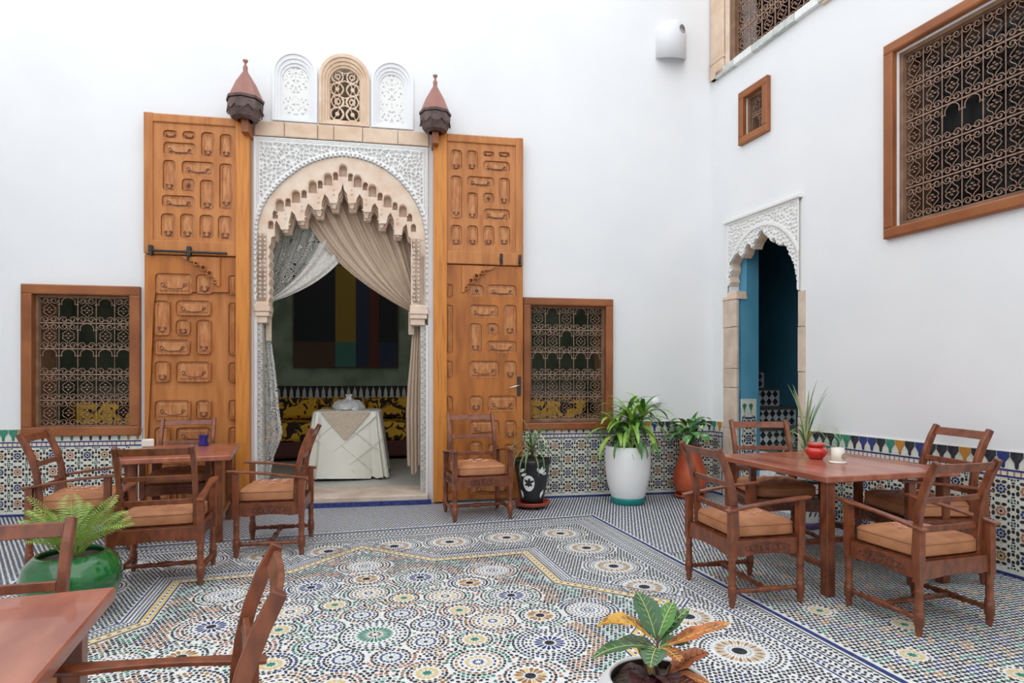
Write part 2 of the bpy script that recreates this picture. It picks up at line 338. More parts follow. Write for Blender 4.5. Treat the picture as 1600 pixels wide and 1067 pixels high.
for i, (u, z) in enumerate(zip(us, zt)):
    b = MB(); z0 = zt[i - 1] if i else 0
    b.bx(u - 0.28 if i < 8 else u - 1.2, u, 0.305, 1.115, z0 - (0.0 if i == 0 else 0.1), z, 0)
    sp = part('step', b, ['white_tile'], st)
    t = MB(); t.bx(u - 0.28, u + 0.015, 0.302, 1.118, z - 0.025, z + 0.004); part('tread_nosing', t, ['stair_tread'], sp)
    if 1 <= i <= 7:
        for r in range(2):
            for c in range(8): link('diamond_tile', dmesh, sp, Matrix.Translation((u, 0.36 + c * 0.098, z - 0.075 - r * 0.098)) @ Matrix.Diagonal((1, 1, 0.85, 1)))
fr = MB(); fr.bx(0.3, 1.45, 0.0, 1.12, -0.05, 0.012); struct('floor_stair', fr, ['white_tile'], RW, 'tiled sill inside the small arch', 'floor')

# ---- rooms behind the upper right windows, their unlit darkness put into the wall colour
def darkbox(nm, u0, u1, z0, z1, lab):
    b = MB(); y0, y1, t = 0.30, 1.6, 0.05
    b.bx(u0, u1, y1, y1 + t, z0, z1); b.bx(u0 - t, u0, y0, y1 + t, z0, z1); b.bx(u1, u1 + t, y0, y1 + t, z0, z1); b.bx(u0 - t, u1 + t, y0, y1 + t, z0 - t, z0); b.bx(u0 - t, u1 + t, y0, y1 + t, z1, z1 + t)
    struct(nm, b, ['unlit_black'], RW, lab, 'wall')
darkbox('wall_upper_room', 2.05, 4.2, 2.2, 4.45, 'walls of the room behind the large grille window, blackened to look unlit')
darkbox('wall_gallery', 0.1, 2.3, 4.75, 6.9, 'walls of the room behind the topmost window, blackened to look unlit')

# ================================================================ TILE WORK
TC = ['t_black', 't_blue', 't_green', 't_brown', 't_yellow', 't_tan', 't_teal', 't_red', 'white_tile']
BK, BL, GR, BR, YE, TA, TE, RD, WH = range(9)
def petal(mb, cx, cy, ang, r0, r1, w0, w1, mi, z):
    c, s = cos(ang), sin(ang); q = []
    rm = r0 + (r1 - r0) * 0.7
    for r, w in ((r0, -w0), (rm, -w1), (r1, -w1 * .35), (r1, w1 * .35), (rm, w1), (r0, w0)):
        q.append((cx + r * c - w * s, cy + r * s + w * c, z))
    mb.add(q, [(0, 1, 2, 3, 4, 5)], mi)
def hexa(mb, cx, cy, ang, a, b, mi, z):                     # elongated hexagon tile
    c, s = cos(ang), sin(ang)
    mb.add([(cx + x * c - y * s, cy + x * s + y * c, z) for x, y in ((-a, 0), (-a * .45, -b), (a * .45, -b), (a, 0), (a * .45, b), (-a * .45, b))], [(0, 1, 2, 3, 4, 5)], mi)
def disc(mb, cx, cy, r, mi, z, n=12, ph=0): mb.add([(cx + r * cos(2 * pi * k / n + ph), cy + r * sin(2 * pi * k / n + ph), z) for k in range(n)], [tuple(range(n))], mi)

HEX0 = np.array([(-1, 0), (-.45, -1), (.45, -1), (1, 0), (.45, 1), (-.45, 1)])
def hexfield(name, P, A, SA, SB, MI, z, mats, parent, mtx=None):   # many small hexagons quickly
    n = len(P); ca, sa = np.cos(A)[:, None], np.sin(A)[:, None]
    x = HEX0[None, :, 0] * SA[:, None]; y = HEX0[None, :, 1] * SB[:, None]
    V = np.empty((n, 6, 3)); V[:, :, 0] = P[:, 0:1] + x * ca - y * sa; V[:, :, 1] = P[:, 1:2] + x * sa + y * ca; V[:, :, 2] = z
    me = bpy.data.meshes.new(name); me.vertices.add(n * 6); me.vertices.foreach_set('co', V.ravel())
    me.loops.add(n * 6); me.loops.foreach_set('vertex_index', np.arange(n * 6, dtype=np.int32))
    me.polygons.add(n); me.polygons.foreach_set('loop_start', np.arange(0, n * 6, 6, dtype=np.int32)); me.polygons.foreach_set('material_index', MI.astype(np.int32))
    for m in mats: me.materials.append(MATS[m])
    me.update(calc_edges=True); me.validate()
    return link(name, me, parent, mtx, kind='stuff')

fb = MB(); fb.bx(-9, 9, -7, 8, -0.08, 0)
floor = struct('floor', fb, ['white_tile'], FL, 'courtyard floor of fine coloured mosaic tile with star medallions', 'floor')
Z = 0.0025
def med_mesh(kind):
    mb = MB()
    if kind == 'green':
        disc(mb, 0, 0, .15, WH, Z - .001, 24)
        for k in range(8): hexa(mb, .026 * cos(k * pi / 4), .026 * sin(k * pi / 4), k * pi / 4, .011, .007, BR if k % 2 else BK, Z)
        for k in range(24): petal(mb, 0, 0, k * pi / 12, .042, .098, .0016, .0085, GR, Z)
        for R, n, a, b in ((.115, 24, .007, .006), (.138, 24, .009, .007), (.163, 28, .011, .007)):
            for k in range(n): hexa(mb, R * cos((k + .5) * 2 * pi / n), R * sin((k + .5) * 2 * pi / n), (k + .5) * 2 * pi / n + (pi / 2 if R > .12 else 0), a, b, BK if (k % 3 or R < .15) else BL, Z)
    elif kind == 'blue_small':
        disc(mb, 0, 0, .075, WH, Z - .001, 16)
        disc(mb, 0, 0, .012, BK, Z, 8)
        for k in range(8): petal(mb, 0, 0, k * pi / 4, .018, .034, .002, .004, TE, Z)
        for k in range(16): hexa(mb, .050 * cos(k * pi / 8), .050 * sin(k * pi / 8), k * pi / 8 + pi / 2 * (k % 2), .011, .0065, BL, Z)
        for k in range(16): hexa(mb, .075 * cos((k + .5) * pi / 8), .075 * sin((k + .5) * pi / 8), (k + .5) * pi / 8 + pi / 2, .009, .006, BK, Z)
    elif kind == 'yellow_star':
        disc(mb, 0, 0, .075, WH, Z - .001, 16); disc(mb, 0, 0, .018, GR, Z, 8)
        for k in range(8): petal(mb, 0, 0, k * pi / 4 + .2, .012, .026, .006, .003, GR, Z + .0003)
        for k in range(12): petal(mb, 0, 0, k * pi / 6, .030, .056, .003, .012, YE, Z)
        for k in range(16): hexa(mb, .074 * cos(k * pi / 8), .074 * sin(k * pi / 8), k * pi / 8 + pi / 2, .009, .006, (BR, BK)[k % 2], Z)
    elif kind == 'yellow_ring':
        disc(mb, 0, 0, .11, WH, Z - .001, 20)
        for k in range(12): hexa(mb, .022 * cos(k * pi / 6), .022 * sin(k * pi / 6), k * pi / 6, .009, .004, BL, Z)
        for k in range(16): petal(mb, 0, 0, k * pi / 8, .046, .066, .005, .008, YE, Z)
        for k in range(16): hexa(mb, .083 * cos((k + .5) * pi / 8), .083 * sin((k + .5) * pi / 8), (k + .5) * pi / 8 + pi / 2, .011, .006, BK if k % 2 else BL, Z)
        for k in range(20): hexa(mb, .108 * cos(k * pi / 10), .108 * sin(k * pi / 10), k * pi / 10 + pi / 2, .012, .007, BR, Z)
    elif kind == 'blue_bold':
        disc(mb, 0, 0, .115, WH, Z - .001, 20); disc(mb, 0, 0, .027, BK, Z, 12)
        for k in range(16): petal(mb, 0, 0, k * pi / 8, .036, .083, .003, .0095, BL, Z)
        for R in (.100, .122):
            for k in range(20): hexa(mb, R * cos((k + .5) * pi / 10), R * sin((k + .5) * pi / 10), (k + .5) * pi / 10 + pi / 2, .010, .006, BK, Z)
    elif kind == 'brown':
        disc(mb, 0, 0, .098, WH, Z - .001, 20); disc(mb, 0, 0, .027, BK, Z, 12)
        for k in range(16): petal(mb, 0, 0, k * pi / 8, .034, .078, .003, .0105, BR if k % 4 else YE, Z)
        for k in range(18): hexa(mb, .098 * cos(k * pi / 9), .098 * sin(k * pi / 9), k * pi / 9 + pi / 2, .011, .006, BK, Z)
    elif kind == 'grey':
        disc(mb, 0, 0, .11, WH, Z - .001, 20)
        for R, n, c in ((.018, 8, BK), (.040, 14, BL), (.070, 18, BK), (.094, 20, BL), (.115, 22, BR)):
            for k in range(n): hexa(mb, R * cos(k * 2 * pi / n), R * sin(k * 2 * pi / n), k * 2 * pi / n + pi / 2, .008, .005, c, Z)
    elif kind == 'tan':
        disc(mb, 0, 0, .155, WH, Z - .001, 28); disc(mb, 0, 0, .038, BK, Z, 16)
        for k in range(24): petal(mb, 0, 0, k * pi / 12, .050, .060, .001, .002, BK, Z)
        for k in range(32): petal(mb, 0, 0, k * pi / 16, .072, .122, .0015, .0085, BR if k % 2 else TA, Z)
        for R, n in ((.150, 32), (.172, 36)):
            for k in range(n): hexa(mb, R * cos((k + .5) * 2 * pi / n), R * sin((k + .5) * 2 * pi / n), (k + .5) * 2 * pi / n + (0 if R < .16 else pi / 2), .008, .0055, BK if k % 3 else BL, Z)
    return mb.mesh('rosette', TC, recalc=False)
KR = {'green': .18, 'blue_small': .088, 'yellow_star': .086, 'yellow_ring': .124, 'blue_bold': .135, 'brown': .113, 'grey': .128, 'tan': .185}
KM = {k: med_mesh(k) for k in KR}
KL = {'green': 'green-petalled medallion at the centre of the star', 'blue_small': 'small blue medallion', 'yellow_star': 'pale yellow rosette with green heart', 'yellow_ring': 'yellow-ringed rosette', 'blue_bold': 'deep blue petalled medallion', 'brown': 'golden brown petalled medallion', 'grey': 'blue and black ringed rosette', 'tan': 'large tan medallion with black hub'}
meds = []
def med(kind, x, y): meds.append((kind, x, y))
med('green', 0, 0)
for k in range(8):
    a = k * pi / 4; b = a + pi / 8
    med('blue_small', .30 * cos(a + .2), .30 * sin(a + .2)); med('yellow_star', .545 * cos(b), .545 * sin(b)); med('yellow_ring', .655 * cos(a), .655 * sin(a))
    med('blue_bold', .94 * cos(b), .94 * sin(b)); med('brown', .94 * cos(a), .94 * sin(a)); med('grey', 1.24 * cos(a), 1.24 * sin(a))
for i in range(-3, 4):
    for s in (-1, 1):
        t = i * .49
        if i in (-3, 3): 
            continue
        tt = t * 1.0
        for p in ((tt, 1.72 * s), (1.74 * s, tt)):
            if abs(tt) < .1: continue
            med('tan', *((p[0] + (-.245 if False else 0), p[1])))
for sx in (-1, 1):
    for sy in (-1, 1): med('tan', 1.73 * sx, 1.71 * sy); med('tan', 1.74 * sx, 1.22 * sy) if False else None
# the tan medallions step along the frame every 0.49 m
meds = [m for m in meds if m[0] != 'tan']
for q in (-1.72, -1.22, -.72, -.26, .26, .72, 1.22, 1.72):
    for s in (-1, 1):
        med('tan', q, 1.71 * s)
        if abs(q) < 1.7: med('tan', 1.76 * s, q)
for kx, ky in ((2.56, -.40), (2.56, -1.0), (2.56, -1.6), (2.56, -2.2), (2.86, -.7), (2.86, -1.3), (2.86, -1.9)): med('yellow_star', kx, ky)
vis = []
for k, x, y in meds:
    wy = 3.245 + x * sin(radians(16.3)) + y * cos(radians(16.3)); wx = -.739 + x * cos(radians(16.3)) - y * sin(radians(16.3))
    if wy > 1.2 and abs(wx / wy) < 1.1:
        link('rosette', KM[k], floor, Matrix.Translation((x, y, 0)), label=KL[k]); vis.append((x, y, KR[k]))
# khatam star band and the square frame
S1 = 1.256; D1 = S1 * sqrt(2)
def khatam(s):
    d = s * sqrt(2); i = d - s; pts = []
    for k in range(4):
        a = k * pi / 2; R = lambda x, y: (x * cos(a) - y * sin(a), x * sin(a) + y * cos(a))
        pts += [R(d, 0), R(s, i), R(s, s), R(i, s)]
    return pts
def inside_khatam(x, y, s): return (np.maximum(abs(x), abs(y)) < s) | (abs(x) + abs(y) < s * sqrt(2))
def offband(pts0, pts1, z, mi, mb):
    n = len(pts0)
    for i in range(n):
        j = (i + 1) % n; mb.add([(*pts0[i], z), (*pts0[j], z), (*pts1[j], z), (*pts1[i], z)], [(0, 1, 2, 3)], mi)
sb = MB()
for a, b, c in ((1.205, 1.213, BL), (1.213, 1.235, YE), (1.235, 1.252, WH), (1.252, 1.274, YE), (1.274, 1.284, BL), (1.318, 1.324, BL), (1.365, 1.374, BL)): offband(khatam(a), khatam(b), Z, c, sb)
def along(pts, step, fn, closed=True):
    n = len(pts)
    for i in range(n if closed else n - 1):
        p, q = Vector(pts[i]), Vector(pts[(i + 1) % n]); L = (q - p).length; m = max(1, int(L / step)); a = atan2(q.y - p.y, q.x - p.x)
        for k in range(m): c = p + (q - p) * ((k + .5) / m); fn(c.x, c.y, a, k)
along(khatam(1.2435), .052, lambda x, y, a, k: hexa(sb, x, y, a, .014, .006, BL, Z + .0006))
along(khatam(1.30), .022, lambda x, y, a, k: hexa(sb, x, y, a + .78, .009, .005, BK, Z))
along(khatam(1.345), .022, lambda x, y, a, k: hexa(sb, x, y, a - .78, .009, .005, BK, Z))
part('star_border', sb, TC, floor, label='yellow and blue banded eight-pointed star border')
def sq(s): return [(s, -s), (s, s), (-s, s), (-s, -s)]
fbnd = MB()
for a, b, c in ((2.262, 2.292, BL), (2.235, 2.243, BK), (2.035, 2.043, BL), (2.135, 2.142, BL)): offband(sq(a), sq(b), Z, c, fbnd)
for R, st_, an in ((2.215, .034, .75), (2.185, .034, -.75), (2.160, .034, .75), (2.115, .034, -.6), (2.085, .034, .6), (2.060, .034, -.6)):
    along(sq(R), st_, lambda x, y, a, k: hexa(fbnd, x, y, a + an, .014, .0065, BK if R > 2.1 else (BL if k % 3 == 0 else BK), Z))
part('frame_border', fbnd, TC, floor, label='dark blue banded square frame of the mosaic')
# field of small tiles
rng = np.random.default_rng(5)
def field(p, x0, x1, y0, y1, cond, colours, name, a=.0105, b=.0062, diag=False, extra=0.0):
    xs = np.arange(x0, x1, p); ys = np.arange(y0, y1, p)
    gx, gy = np.meshgrid(xs, ys); ii, jj = np.meshgrid(np.arange(len(xs)), np.arange(len(ys)))
    gx = gx.ravel(); gy = gy.ravel(); gx = gx + (jj.ravel() % 2) * p * .5; ii = ii.ravel(); jj = jj.ravel()
    wy = 3.245 + gx * sin(radians(16.3)) + gy * cos(radians(16.3)); wx = -.739 + gx * cos(radians(16.3)) - gy * sin(radians(16.3))
    k = cond(gx, gy) & (wy > 1.7) & (abs(wx / np.maximum(wy, .1)) < .95) & (wy < 7.33 + (wx - 2.44) * .1745 + .02) & (wx < 2.46 + (7.33 - wy) * .3365)
    for mx, my, mr in vis: k &= (gx - mx) ** 2 + (gy - my) ** 2 > (mr + extra) ** 2
    gx, gy, ii, jj = gx[k], gy[k], ii[k], jj[k]
    ang = np.where((ii + jj) % 2 == 0, pi / 4 if diag else 0, -pi / 4 if diag else pi / 2) + rng.normal(0, .12, len(gx))
    P = np.stack([gx + rng.normal(0, .0008, len(gx)), gy + rng.normal(0, .0008, len(gx))], 1)
    mi = colours(gx, gy, ii, jj)
    hexfield(name, P, ang, np.full(len(gx), a), np.full(len(gx), b), mi, Z, TC, floor)
def cols_in(x, y, i, j):
    r = np.hypot(x, y); a = np.arctan2(y, x); u = rng.random(len(x))
    w = np.sin(r * 21 + 1.2 * np.cos(8 * a)) ; w2 = np.cos(16 * a + r * 9)
    return np.where(u < .50, BK, np.where(w > .35, np.where(u < .8, GR, TE), np.where(w < -.3, np.where(u < .8, BR, RD), np.where(w2 > 0, BL, BK))))
def ring_field(cond, colours, name, step=.0245, a=.0125, b=.0078, kmax=3):
    mx = np.array([v[0] for v in vis]); my = np.array([v[1] for v in vis]); mr = np.array([v[2] for v in vis]); PX, PY, AN, KK, NN, DD = [], [], [], [], [], []
    for i in range(len(vis)):
        for k in range(kmax):
            R = mr[i] + .006 + k * step; n = int(round(2 * pi * R / (step * 1.06) / 8)) * 8
            q = (np.arange(n) + .5 * (k % 2)) * 2 * pi / n; x = mx[i] + R * np.cos(q); y = my[i] + R * np.sin(q)
            d = np.hypot(x[:, None] - mx, y[:, None] - my) - mr; own = d[:, i] <= d.min(1) + 1e-6; sec = np.partition(d, 1, 1)[:, 1]
            own &= (sec - d[:, i]) > .012
            PX.append(x[own]); PY.append(y[own]); AN.append((q + (pi / 2 if k % 3 != 1 else (.7 if k % 2 else -.7)) + np.where(np.arange(n) % 2, .35, -.35))[own]); KK.append(np.full(own.sum(), k)); NN.append(np.arange(n)[own]); DD.append(np.full(own.sum(), i))
    x, y, an, kk, nn, dd = [np.concatenate(v) for v in (PX, PY, AN, KK, NN, DD)]
    m = cond(x, y); x, y, an, kk, nn, dd = [v[m] for v in (x, y, an, kk, nn, dd)]
    sc = 1 - .25 * rng.random(len(x))
    hexfield(name, np.stack([x, y], 1), an, a * sc, b * sc, colours(x, y, kk, nn, dd), Z, TC, floor)
def c_in(x, y, k, n, d):
    u = rng.random(len(x)); h = (d * 7 + k // 2) % 5
    acc = np.choose(h, [GR, BR, BL, TE, RD]); acc = np.where((h == 3) & (n % 2 == 0), GR, acc)
    return np.where((k % 3 == 1) & (n % 4 != 0), acc, np.where((n % 4 == 0) & (k % 2 == 0), acc, BK))
ring_field(lambda x, y: inside_khatam(x, y, 1.198), c_in, 'small_tiles')
ring_field(lambda x, y: ~inside_khatam(x, y, 1.382) & (np.maximum(abs(x), abs(y)) < 2.025), lambda x, y, k, n, d: np.where((k % 4 == 2) & (n % 2 == 0), np.where(d % 2 == 0, BL, BR), BK), 'small_tiles', step=.0255, a=.0118, b=.0072, kmax=2)
field(.0245, -1.8, 1.8, -1.8, 1.8, lambda x, y: inside_khatam(x, y, 1.195), cols_in, 'small_tiles', a=.0118, b=.0078, extra=.0245 * 3, diag=True)
field(.0255, -2.03, 2.03, -2.03, 2.03, lambda x, y: ~inside_khatam(x, y, 1.385) & (np.maximum(abs(x), abs(y)) < 2.02), lambda x, y, i, j: np.where(rng.random(len(x)) < .85, BK, BL), 'small_tiles', a=.0115, b=.0072, extra=.0255 * 2, diag=True)
field(.034, -7, 5.5, -3, 5.5, lambda x, y: (np.maximum(abs(x), abs(y)) > 2.31) & ~((x > 2.31) & (y < .9)),
      lambda x, y, i, j: np.where((i % 4 == 0) | (j % 4 == 0), BL, np.where((i % 4 == 2) & (j % 4 == 2), BK, BK)), 'small_tiles', a=.0140, b=.0100, diag=True)
field(.029, 2.31, 5.0, -3, .9, lambda x, y: (x > 2.31),
      lambda x, y, i, j: np.where(rng.random(len(x)) < .62, BK, np.where((i // 4 + j // 4) % 3 == 0, BL, np.where((i // 4 + j // 4) % 3 == 1, BR, GR))), 'small_tiles', a=.0128, b=.0090, diag=True)

# wainscots of wall zellige
def zellige_unit(mb, cx, cz, p, A):
    def tr(x, z): return (cx + x * p, cz + z * p)
    def hx(x, z, ang, a, b, mi): hexa(mb, *tr(x, z), ang, a * p, b * p, mi, 0)
    disc(mb, *tr(0, 0), .07 * p, BK, 0, 8)
    for k in range(8):
        q = k * pi / 4; hx(.165 * cos(q), .165 * sin(q), q, .072, .060, A)
        q += pi / 8; hx(.245 * cos(q), .245 * sin(q), q, .028, .022, YE)
        hx(.345 * cos(q), .345 * sin(q), q + pi / 2 + (.5 if k % 2 else -.5), .125, .070, BK)
    for k in range(4):
        q = k * pi / 2; hx(.27 * cos(q), .27 * sin(q), q, .03, .02, YE); hx(.42 * cos(q), .42 * sin(q), q, .05, .02, YE)
        q += pi / 4; hx(.40 * cos(q), .40 * sin(q), q, .022, .022, YE)
    for sx in (-1, 1):
        hx(.5 * sx, .17, pi / 2 + .5 * sx, .09, .055, BK); hx(.5 * sx, -.17, pi / 2 - .5 * sx, .09, .055, BK)
    for k in range(4): 
        q = k * pi / 2 + pi / 4; x = .5 * (1 if cos(q) > 0 else -1); z = .5 * (1 if sin(q) > 0 else -1)
        hx(x - .085 * cos(q), z - .085 * sin(q), q, .055, .045, GR if k % 2 else BK); hx(x - .19 * cos(q + .62), z - .19 * sin(q + .62), q + .6, .05, .042, BK); hx(x - .19 * cos(q - .62), z - .19 * sin(q - .62), q - .6, .05, .042, BK)
WTC = ['t_black', 't_blue', 't_green', 't_brown', 't_yellow', 't_tan', 't_teal', 't_red', 'wall_tile_white']
WBORD = 1
mshape = [(-.039, .870), (-.039, .835), (-.012, .795), (-.009, .762), (0, .752), (.009, .762), (.012, .795), (.039, .835), (.039, .870)]
MERL = {}
for c in ('t_black', 't_blue', 't_orange', 't_green'):
    b = MB(); b.plate([mshape], -0.022, -0.012); MERL[c] = b.mesh('merlon_tile', [c])
def wainscot(nm, label, frame, segs, seed, side_border=None):
    rnd = random.Random(seed); root = sempty(nm, label, 'wainscot', frame); p = .158
    sl = MB(); 
    for u0, u1 in segs: sl.bx(u0, u1, -0.015, 0, 0, .875)
    part('tile_backing', sl, ['wall_tile_white'], root)
    z = MB(); i0 = int(segs[0][0] / p) - 1; i1 = int(segs[-1][1] / p) + 2
    for i in range(i0, i1):
        cx = (i + .5) * p
        if not any((u0 + p * .3 <= cx <= u1 - p * .3) for u0, u1 in segs): continue
        for j in range(-1, 4):
            cz = .605 - (3 - j) * p + .0
            if cz < p * .5: continue
            zellige_unit(z, cx, cz, p, BL if (i + j) % 2 else (RD if rnd.random() < .5 else BR))
    z.v = [(x, -0.0165, y) for x, y, _ in z.v]
    part('zellige_pieces', z, WTC, root, kind='stuff')
    bd = MB()
    for u0, u1 in segs:
        bd.bx(u0, u1, -0.018, -0.01, .735, .748, 0); bd.bx(u0, u1, -0.018, -0.01, .690, .703, 0); bd.bx(u0, u1, -0.018, -0.01, .0, .024, 0)
        n = int((u1 - u0) / .043)
        for k in range(n): bd.bx(u0 + k * .043, u0 + k * .043 + .010, -0.0172, -0.01, .703, .735, 1)
    part('blue_chain_band', bd, ['t_blue', 't_red'], root, label='dark blue and white chain band')
    vb = MB()
    if side_border is not None: vb.bx(side_border - .012, side_border, -.019, -.01, 0, .74); part('blue_edge_strip', vb, ['t_blue'], root)
    cs = ['t_black', 't_green', 't_orange', 't_black', 't_blue', 't_black']
    k = 0
    for u0, u1 in segs:
        n = int((u1 - u0) / .086)
        for q in range(n):
            link('merlon_tile', MERL[cs[(k * 7 + rnd.randint(0, 1)) % 6]], root, Matrix.Translation((u0 + (q + .5) * (u1 - u0) / n, 0, 0))); k += 1
    return root
wainscot('trim_wainscot_back', 'zellige tile dado with pointed merlon edge on the back wall', BW, [(-8.2, -6.36), (-2.38, -0.005)], 3)
wainscot('trim_wainscot_right', 'zellige tile dado with pointed merlon edge on the right wall', RW, [(0.005, .215), (1.47, 5.3)], 7, .212)
ip = MB(); ip.bx(.452, .462, .05, .26, 0, 1.15, 8)
zz = MB(); 
for j in range(5): zellige_unit(zz, .15, .17 + j * .175, .175, BL)
ip.add([(.4635, y, z) for y, z, _ in zz.v], zz.f); ip.m[-len(zz.m):] = zz.m
ip.bx(.4625, .465, .06, .245, .925, .94, 1)
for k in range(2): ip.plate([[(.09 + k * .09, 1.10), (.06 + k * .09, 1.08), (.085 + k * .09, 1.01), (.09 + k * .09, .96), (.095 + k * .09, 1.01), (.12 + k * .09, 1.08)]], 0, .001, 2)
nv = len(ip.v)
for i in range(nv - 24, nv): x, y, z = ip.v[i]; ip.v[i] = (.465 + y, x, z)
struct('trim_stair_wainscot', ip, WTC, RW, 'narrow tiled panel on the blue return wall', 'wainscot')

# ================================================================ WOODEN DOOR LEAVES
def carve_curve(mb, x0, x1, z0, z1, y):
    w, h = x1 - x0, z1 - z0; cx = (x0 + x1) / 2
    if w > h * 1.35:
        pts = [(cx + w * .34 * t, y, z0 + h * (.42 - .18 * (1 - t * t)) + .012 * sin(9 * t) * (abs(t) > .6)) for t in [k / 8 - 1 for k in range(17)]]
        mb.tube(pts, .0045, 4, 1, sm=False)
        for s in (-1, 1): mb.tube([(cx + s * w * (.30 + .05 * cos(a)), y, z0 + h * .45 + w * .05 * sin(a)) for a in [k * .8 for k in range(7)]], .004, 4, 1, sm=False)
    elif h > w * 1.15:
        for s in (-1, 1):
            mb.tube([(cx + s * w * .27 * (1 - t) ** .5 , y, z0 + h * .10 + w * .30 * (1 - t) * 1.0) for t in [k / 6 for k in range(7)]], .0045, 4, 1, sm=False)
            mb.tube([(cx + s * w * (.15 + .07 * cos(a)), y, z0 + h * .08 + w * (.33 + .07 * sin(a))) for a in [k * .9 for k in range(7)]], .004, 4, 1, sm=False)
            mb.lathe([(.0, -.004), (.006, 0), (0, .004)], 5, (cx + s * w * .18, y, z1 - w * .3), 1)
    else:
        for k in range(8):
            a = k * pi / 4; mb.tube([(cx, y, z0 + h * .5), (cx + w * .24 * cos(a), y, z0 + h * .5 + h * .24 * sin(a))], [.006, .003], 4, 1, sm=False)
def door_leaf(nm, label, panels_up, panels_lo, narrow, u0, u1, zsplit, ztop, post, zb, mirror):
    root = sempty(nm, label, 'door', BW)
    lo, hi = min(u0, post[0]), max(u1, post[1])
    b = MB(); b.bx(lo, hi, -.045, -.012, zb + .01, ztop - .03); part('backboard', b, ['doorwood'], root)
    up = MB(); up.plate([rect(u0, u1, zsplit, ztop)] + [rrect(a, b_, c, d, min(.04, (b_ - a) * .32, (d - c) * .4), 3) for a, b_, c, d in panels_up], -.085, -.045)
    part('upper_frame', up, ['doorwood'], root, .004)
    lw = MB(); lw.plate([rect(u0, u1, zb, zsplit - .012)] + [rrect(a, b_, c, d, min(.04, (b_ - a) * .32, (d - c) * .4), 3) for a, b_, c, d in panels_lo + narrow], -.078, -.045)
    part('lower_frame', lw, ['doorwood_low'], root, .004)
    ps = MB(); ps.chbx(post[0], post[1], -.115, -.01, zb - .01, ztop + .01, .006); part('post_board', ps, ['doorpost'], root)
    es = u0 if not mirror else u1; e2 = es + (.085 if not mirror else -.085)
    ed = MB(); ed.chbx(min(es, e2), max(es, e2), -.10, -.084, zsplit + .02, ztop, .005); part('edge_stile', ed, ['doorwood'], root)
    tr = MB(); a_, b_ = (e2, post[0]) if not mirror else (post[1], e2); tr.chbx(a_, b_, -.105, -.084, ztop - .09, ztop - .01, .008); part('top_rail', tr, ['doorwood'], root)
    kr = MB(); kr.chbx(a_ if mirror else u0, b_ if not mirror else u1, -.098, -.084, zsplit, zsplit + .14, .006); part('lock_rail', kr, ['doorwood'], root)
    pk = MB(); e3 = e2 + (.315 * 2 + .03 if not mirror else -.66)
    for grp, yb in ((panels_up, -.064), (panels_lo, -.058), (narrow, -.058)):
        for a, b_, c, d in grp:
            m = MB(); m.chbx(a + .001, b_ - .001, yb, -.044, c + .001, d - .001, .004, 0); g = min(.03, (b_ - a) * .18); m.chbx(a + g, b_ - g, yb - .011, yb + .001, c + g, d - g, .012, 0)
            if grp is not narrow: carve_curve(m, a, b_, c, d, yb - .012)
            else:
                cx = (a + b_) / 2
                for s in (-1, 1): m.tube([(cx + s * (b_ - a) * .12, yb - .015, c + g * 2), (cx + s * (b_ - a) * .12, yb - .015, d - g * 2)], .004, 4, 0, sm=False)
            part('panel', m, ['doorpanel', 'carved'], root)
    return root
LU = [(-6.136,-6.004,3.86,3.946),(-5.953,-5.829,3.86,3.947),(-5.773,-5.645,3.69,3.95),(-5.591,-5.469,3.691,3.942),(-6.136,-5.824,3.688,3.824),(-6.141,-6.017,3.316,3.637),(-5.96,-5.647,3.492,3.639),(-5.596,-5.464,3.144,3.634),(-5.96,-5.833,3.313,3.455),(-5.785,-5.647,3.136,3.452),(-6.15,-5.833,3.142,3.276),(-6.159,-6.022,2.833,3.085),(-5.976,-5.838,2.833,3.089),(-5.789,-5.652,2.836,3.088),(-5.61,-5.469,2.831,3.086)]
LL = [(-6.217,-5.861,2.259,2.469),(-5.826,-5.664,2.266,2.468),(-6.227,-6.077,1.83,2.187),(-6.018,-5.681,2.039,2.194),(-6.018,-5.884,1.832,1.993),(-5.821,-5.681,1.638,1.996),(-6.224,-5.884,1.63,1.786),(-6.22,-6.077,1.348,1.563),(-6.015,-5.681,1.348,1.559),(-6.22,-5.878,0.954,1.158),(-5.825,-5.681,0.964,1.157),(-6.22,-6.077,0.56,0.885),(-6.015,-5.681,0.716,0.877),(-6.015,-5.878,0.556,0.658),(-5.825,-5.681,0.336,0.655),(-6.22,-5.878,0.345,0.503),(-6.22,-6.077,0.079,0.288),(-6.015,-5.681,0.068,0.279)]
LN = [(-5.507,-5.426,2.263,2.465),(-5.507,-5.426,1.634,2.178),(-5.507,-5.426,1.347,1.551),(-5.507,-5.426,0.955,1.159),(-5.507,-5.426,0.422,0.875),(-5.507,-5.426,0.035,0.356)]
RU = [(-3.184,-3.058,3.706,3.937),(-3.007,-2.882,3.717,3.941),(-2.821,-2.698,3.884,3.941),(-2.645,-2.517,3.887,3.944),(-2.821,-2.517,3.713,3.837),(-3.188,-3.06,3.155,3.648),(-3.003,-2.698,3.531,3.652),(-2.645,-2.517,3.346,3.653),(-3.003,-2.882,3.163,3.469),(-2.821,-2.698,3.349,3.475),(-2.817,-2.517,3.165,3.297),(-3.188,-3.06,2.864,3.098),(-3.003,-2.878,2.871,3.1),(-2.821,-2.694,2.877,3.106),(-2.645,-2.513,2.884,3.106)]
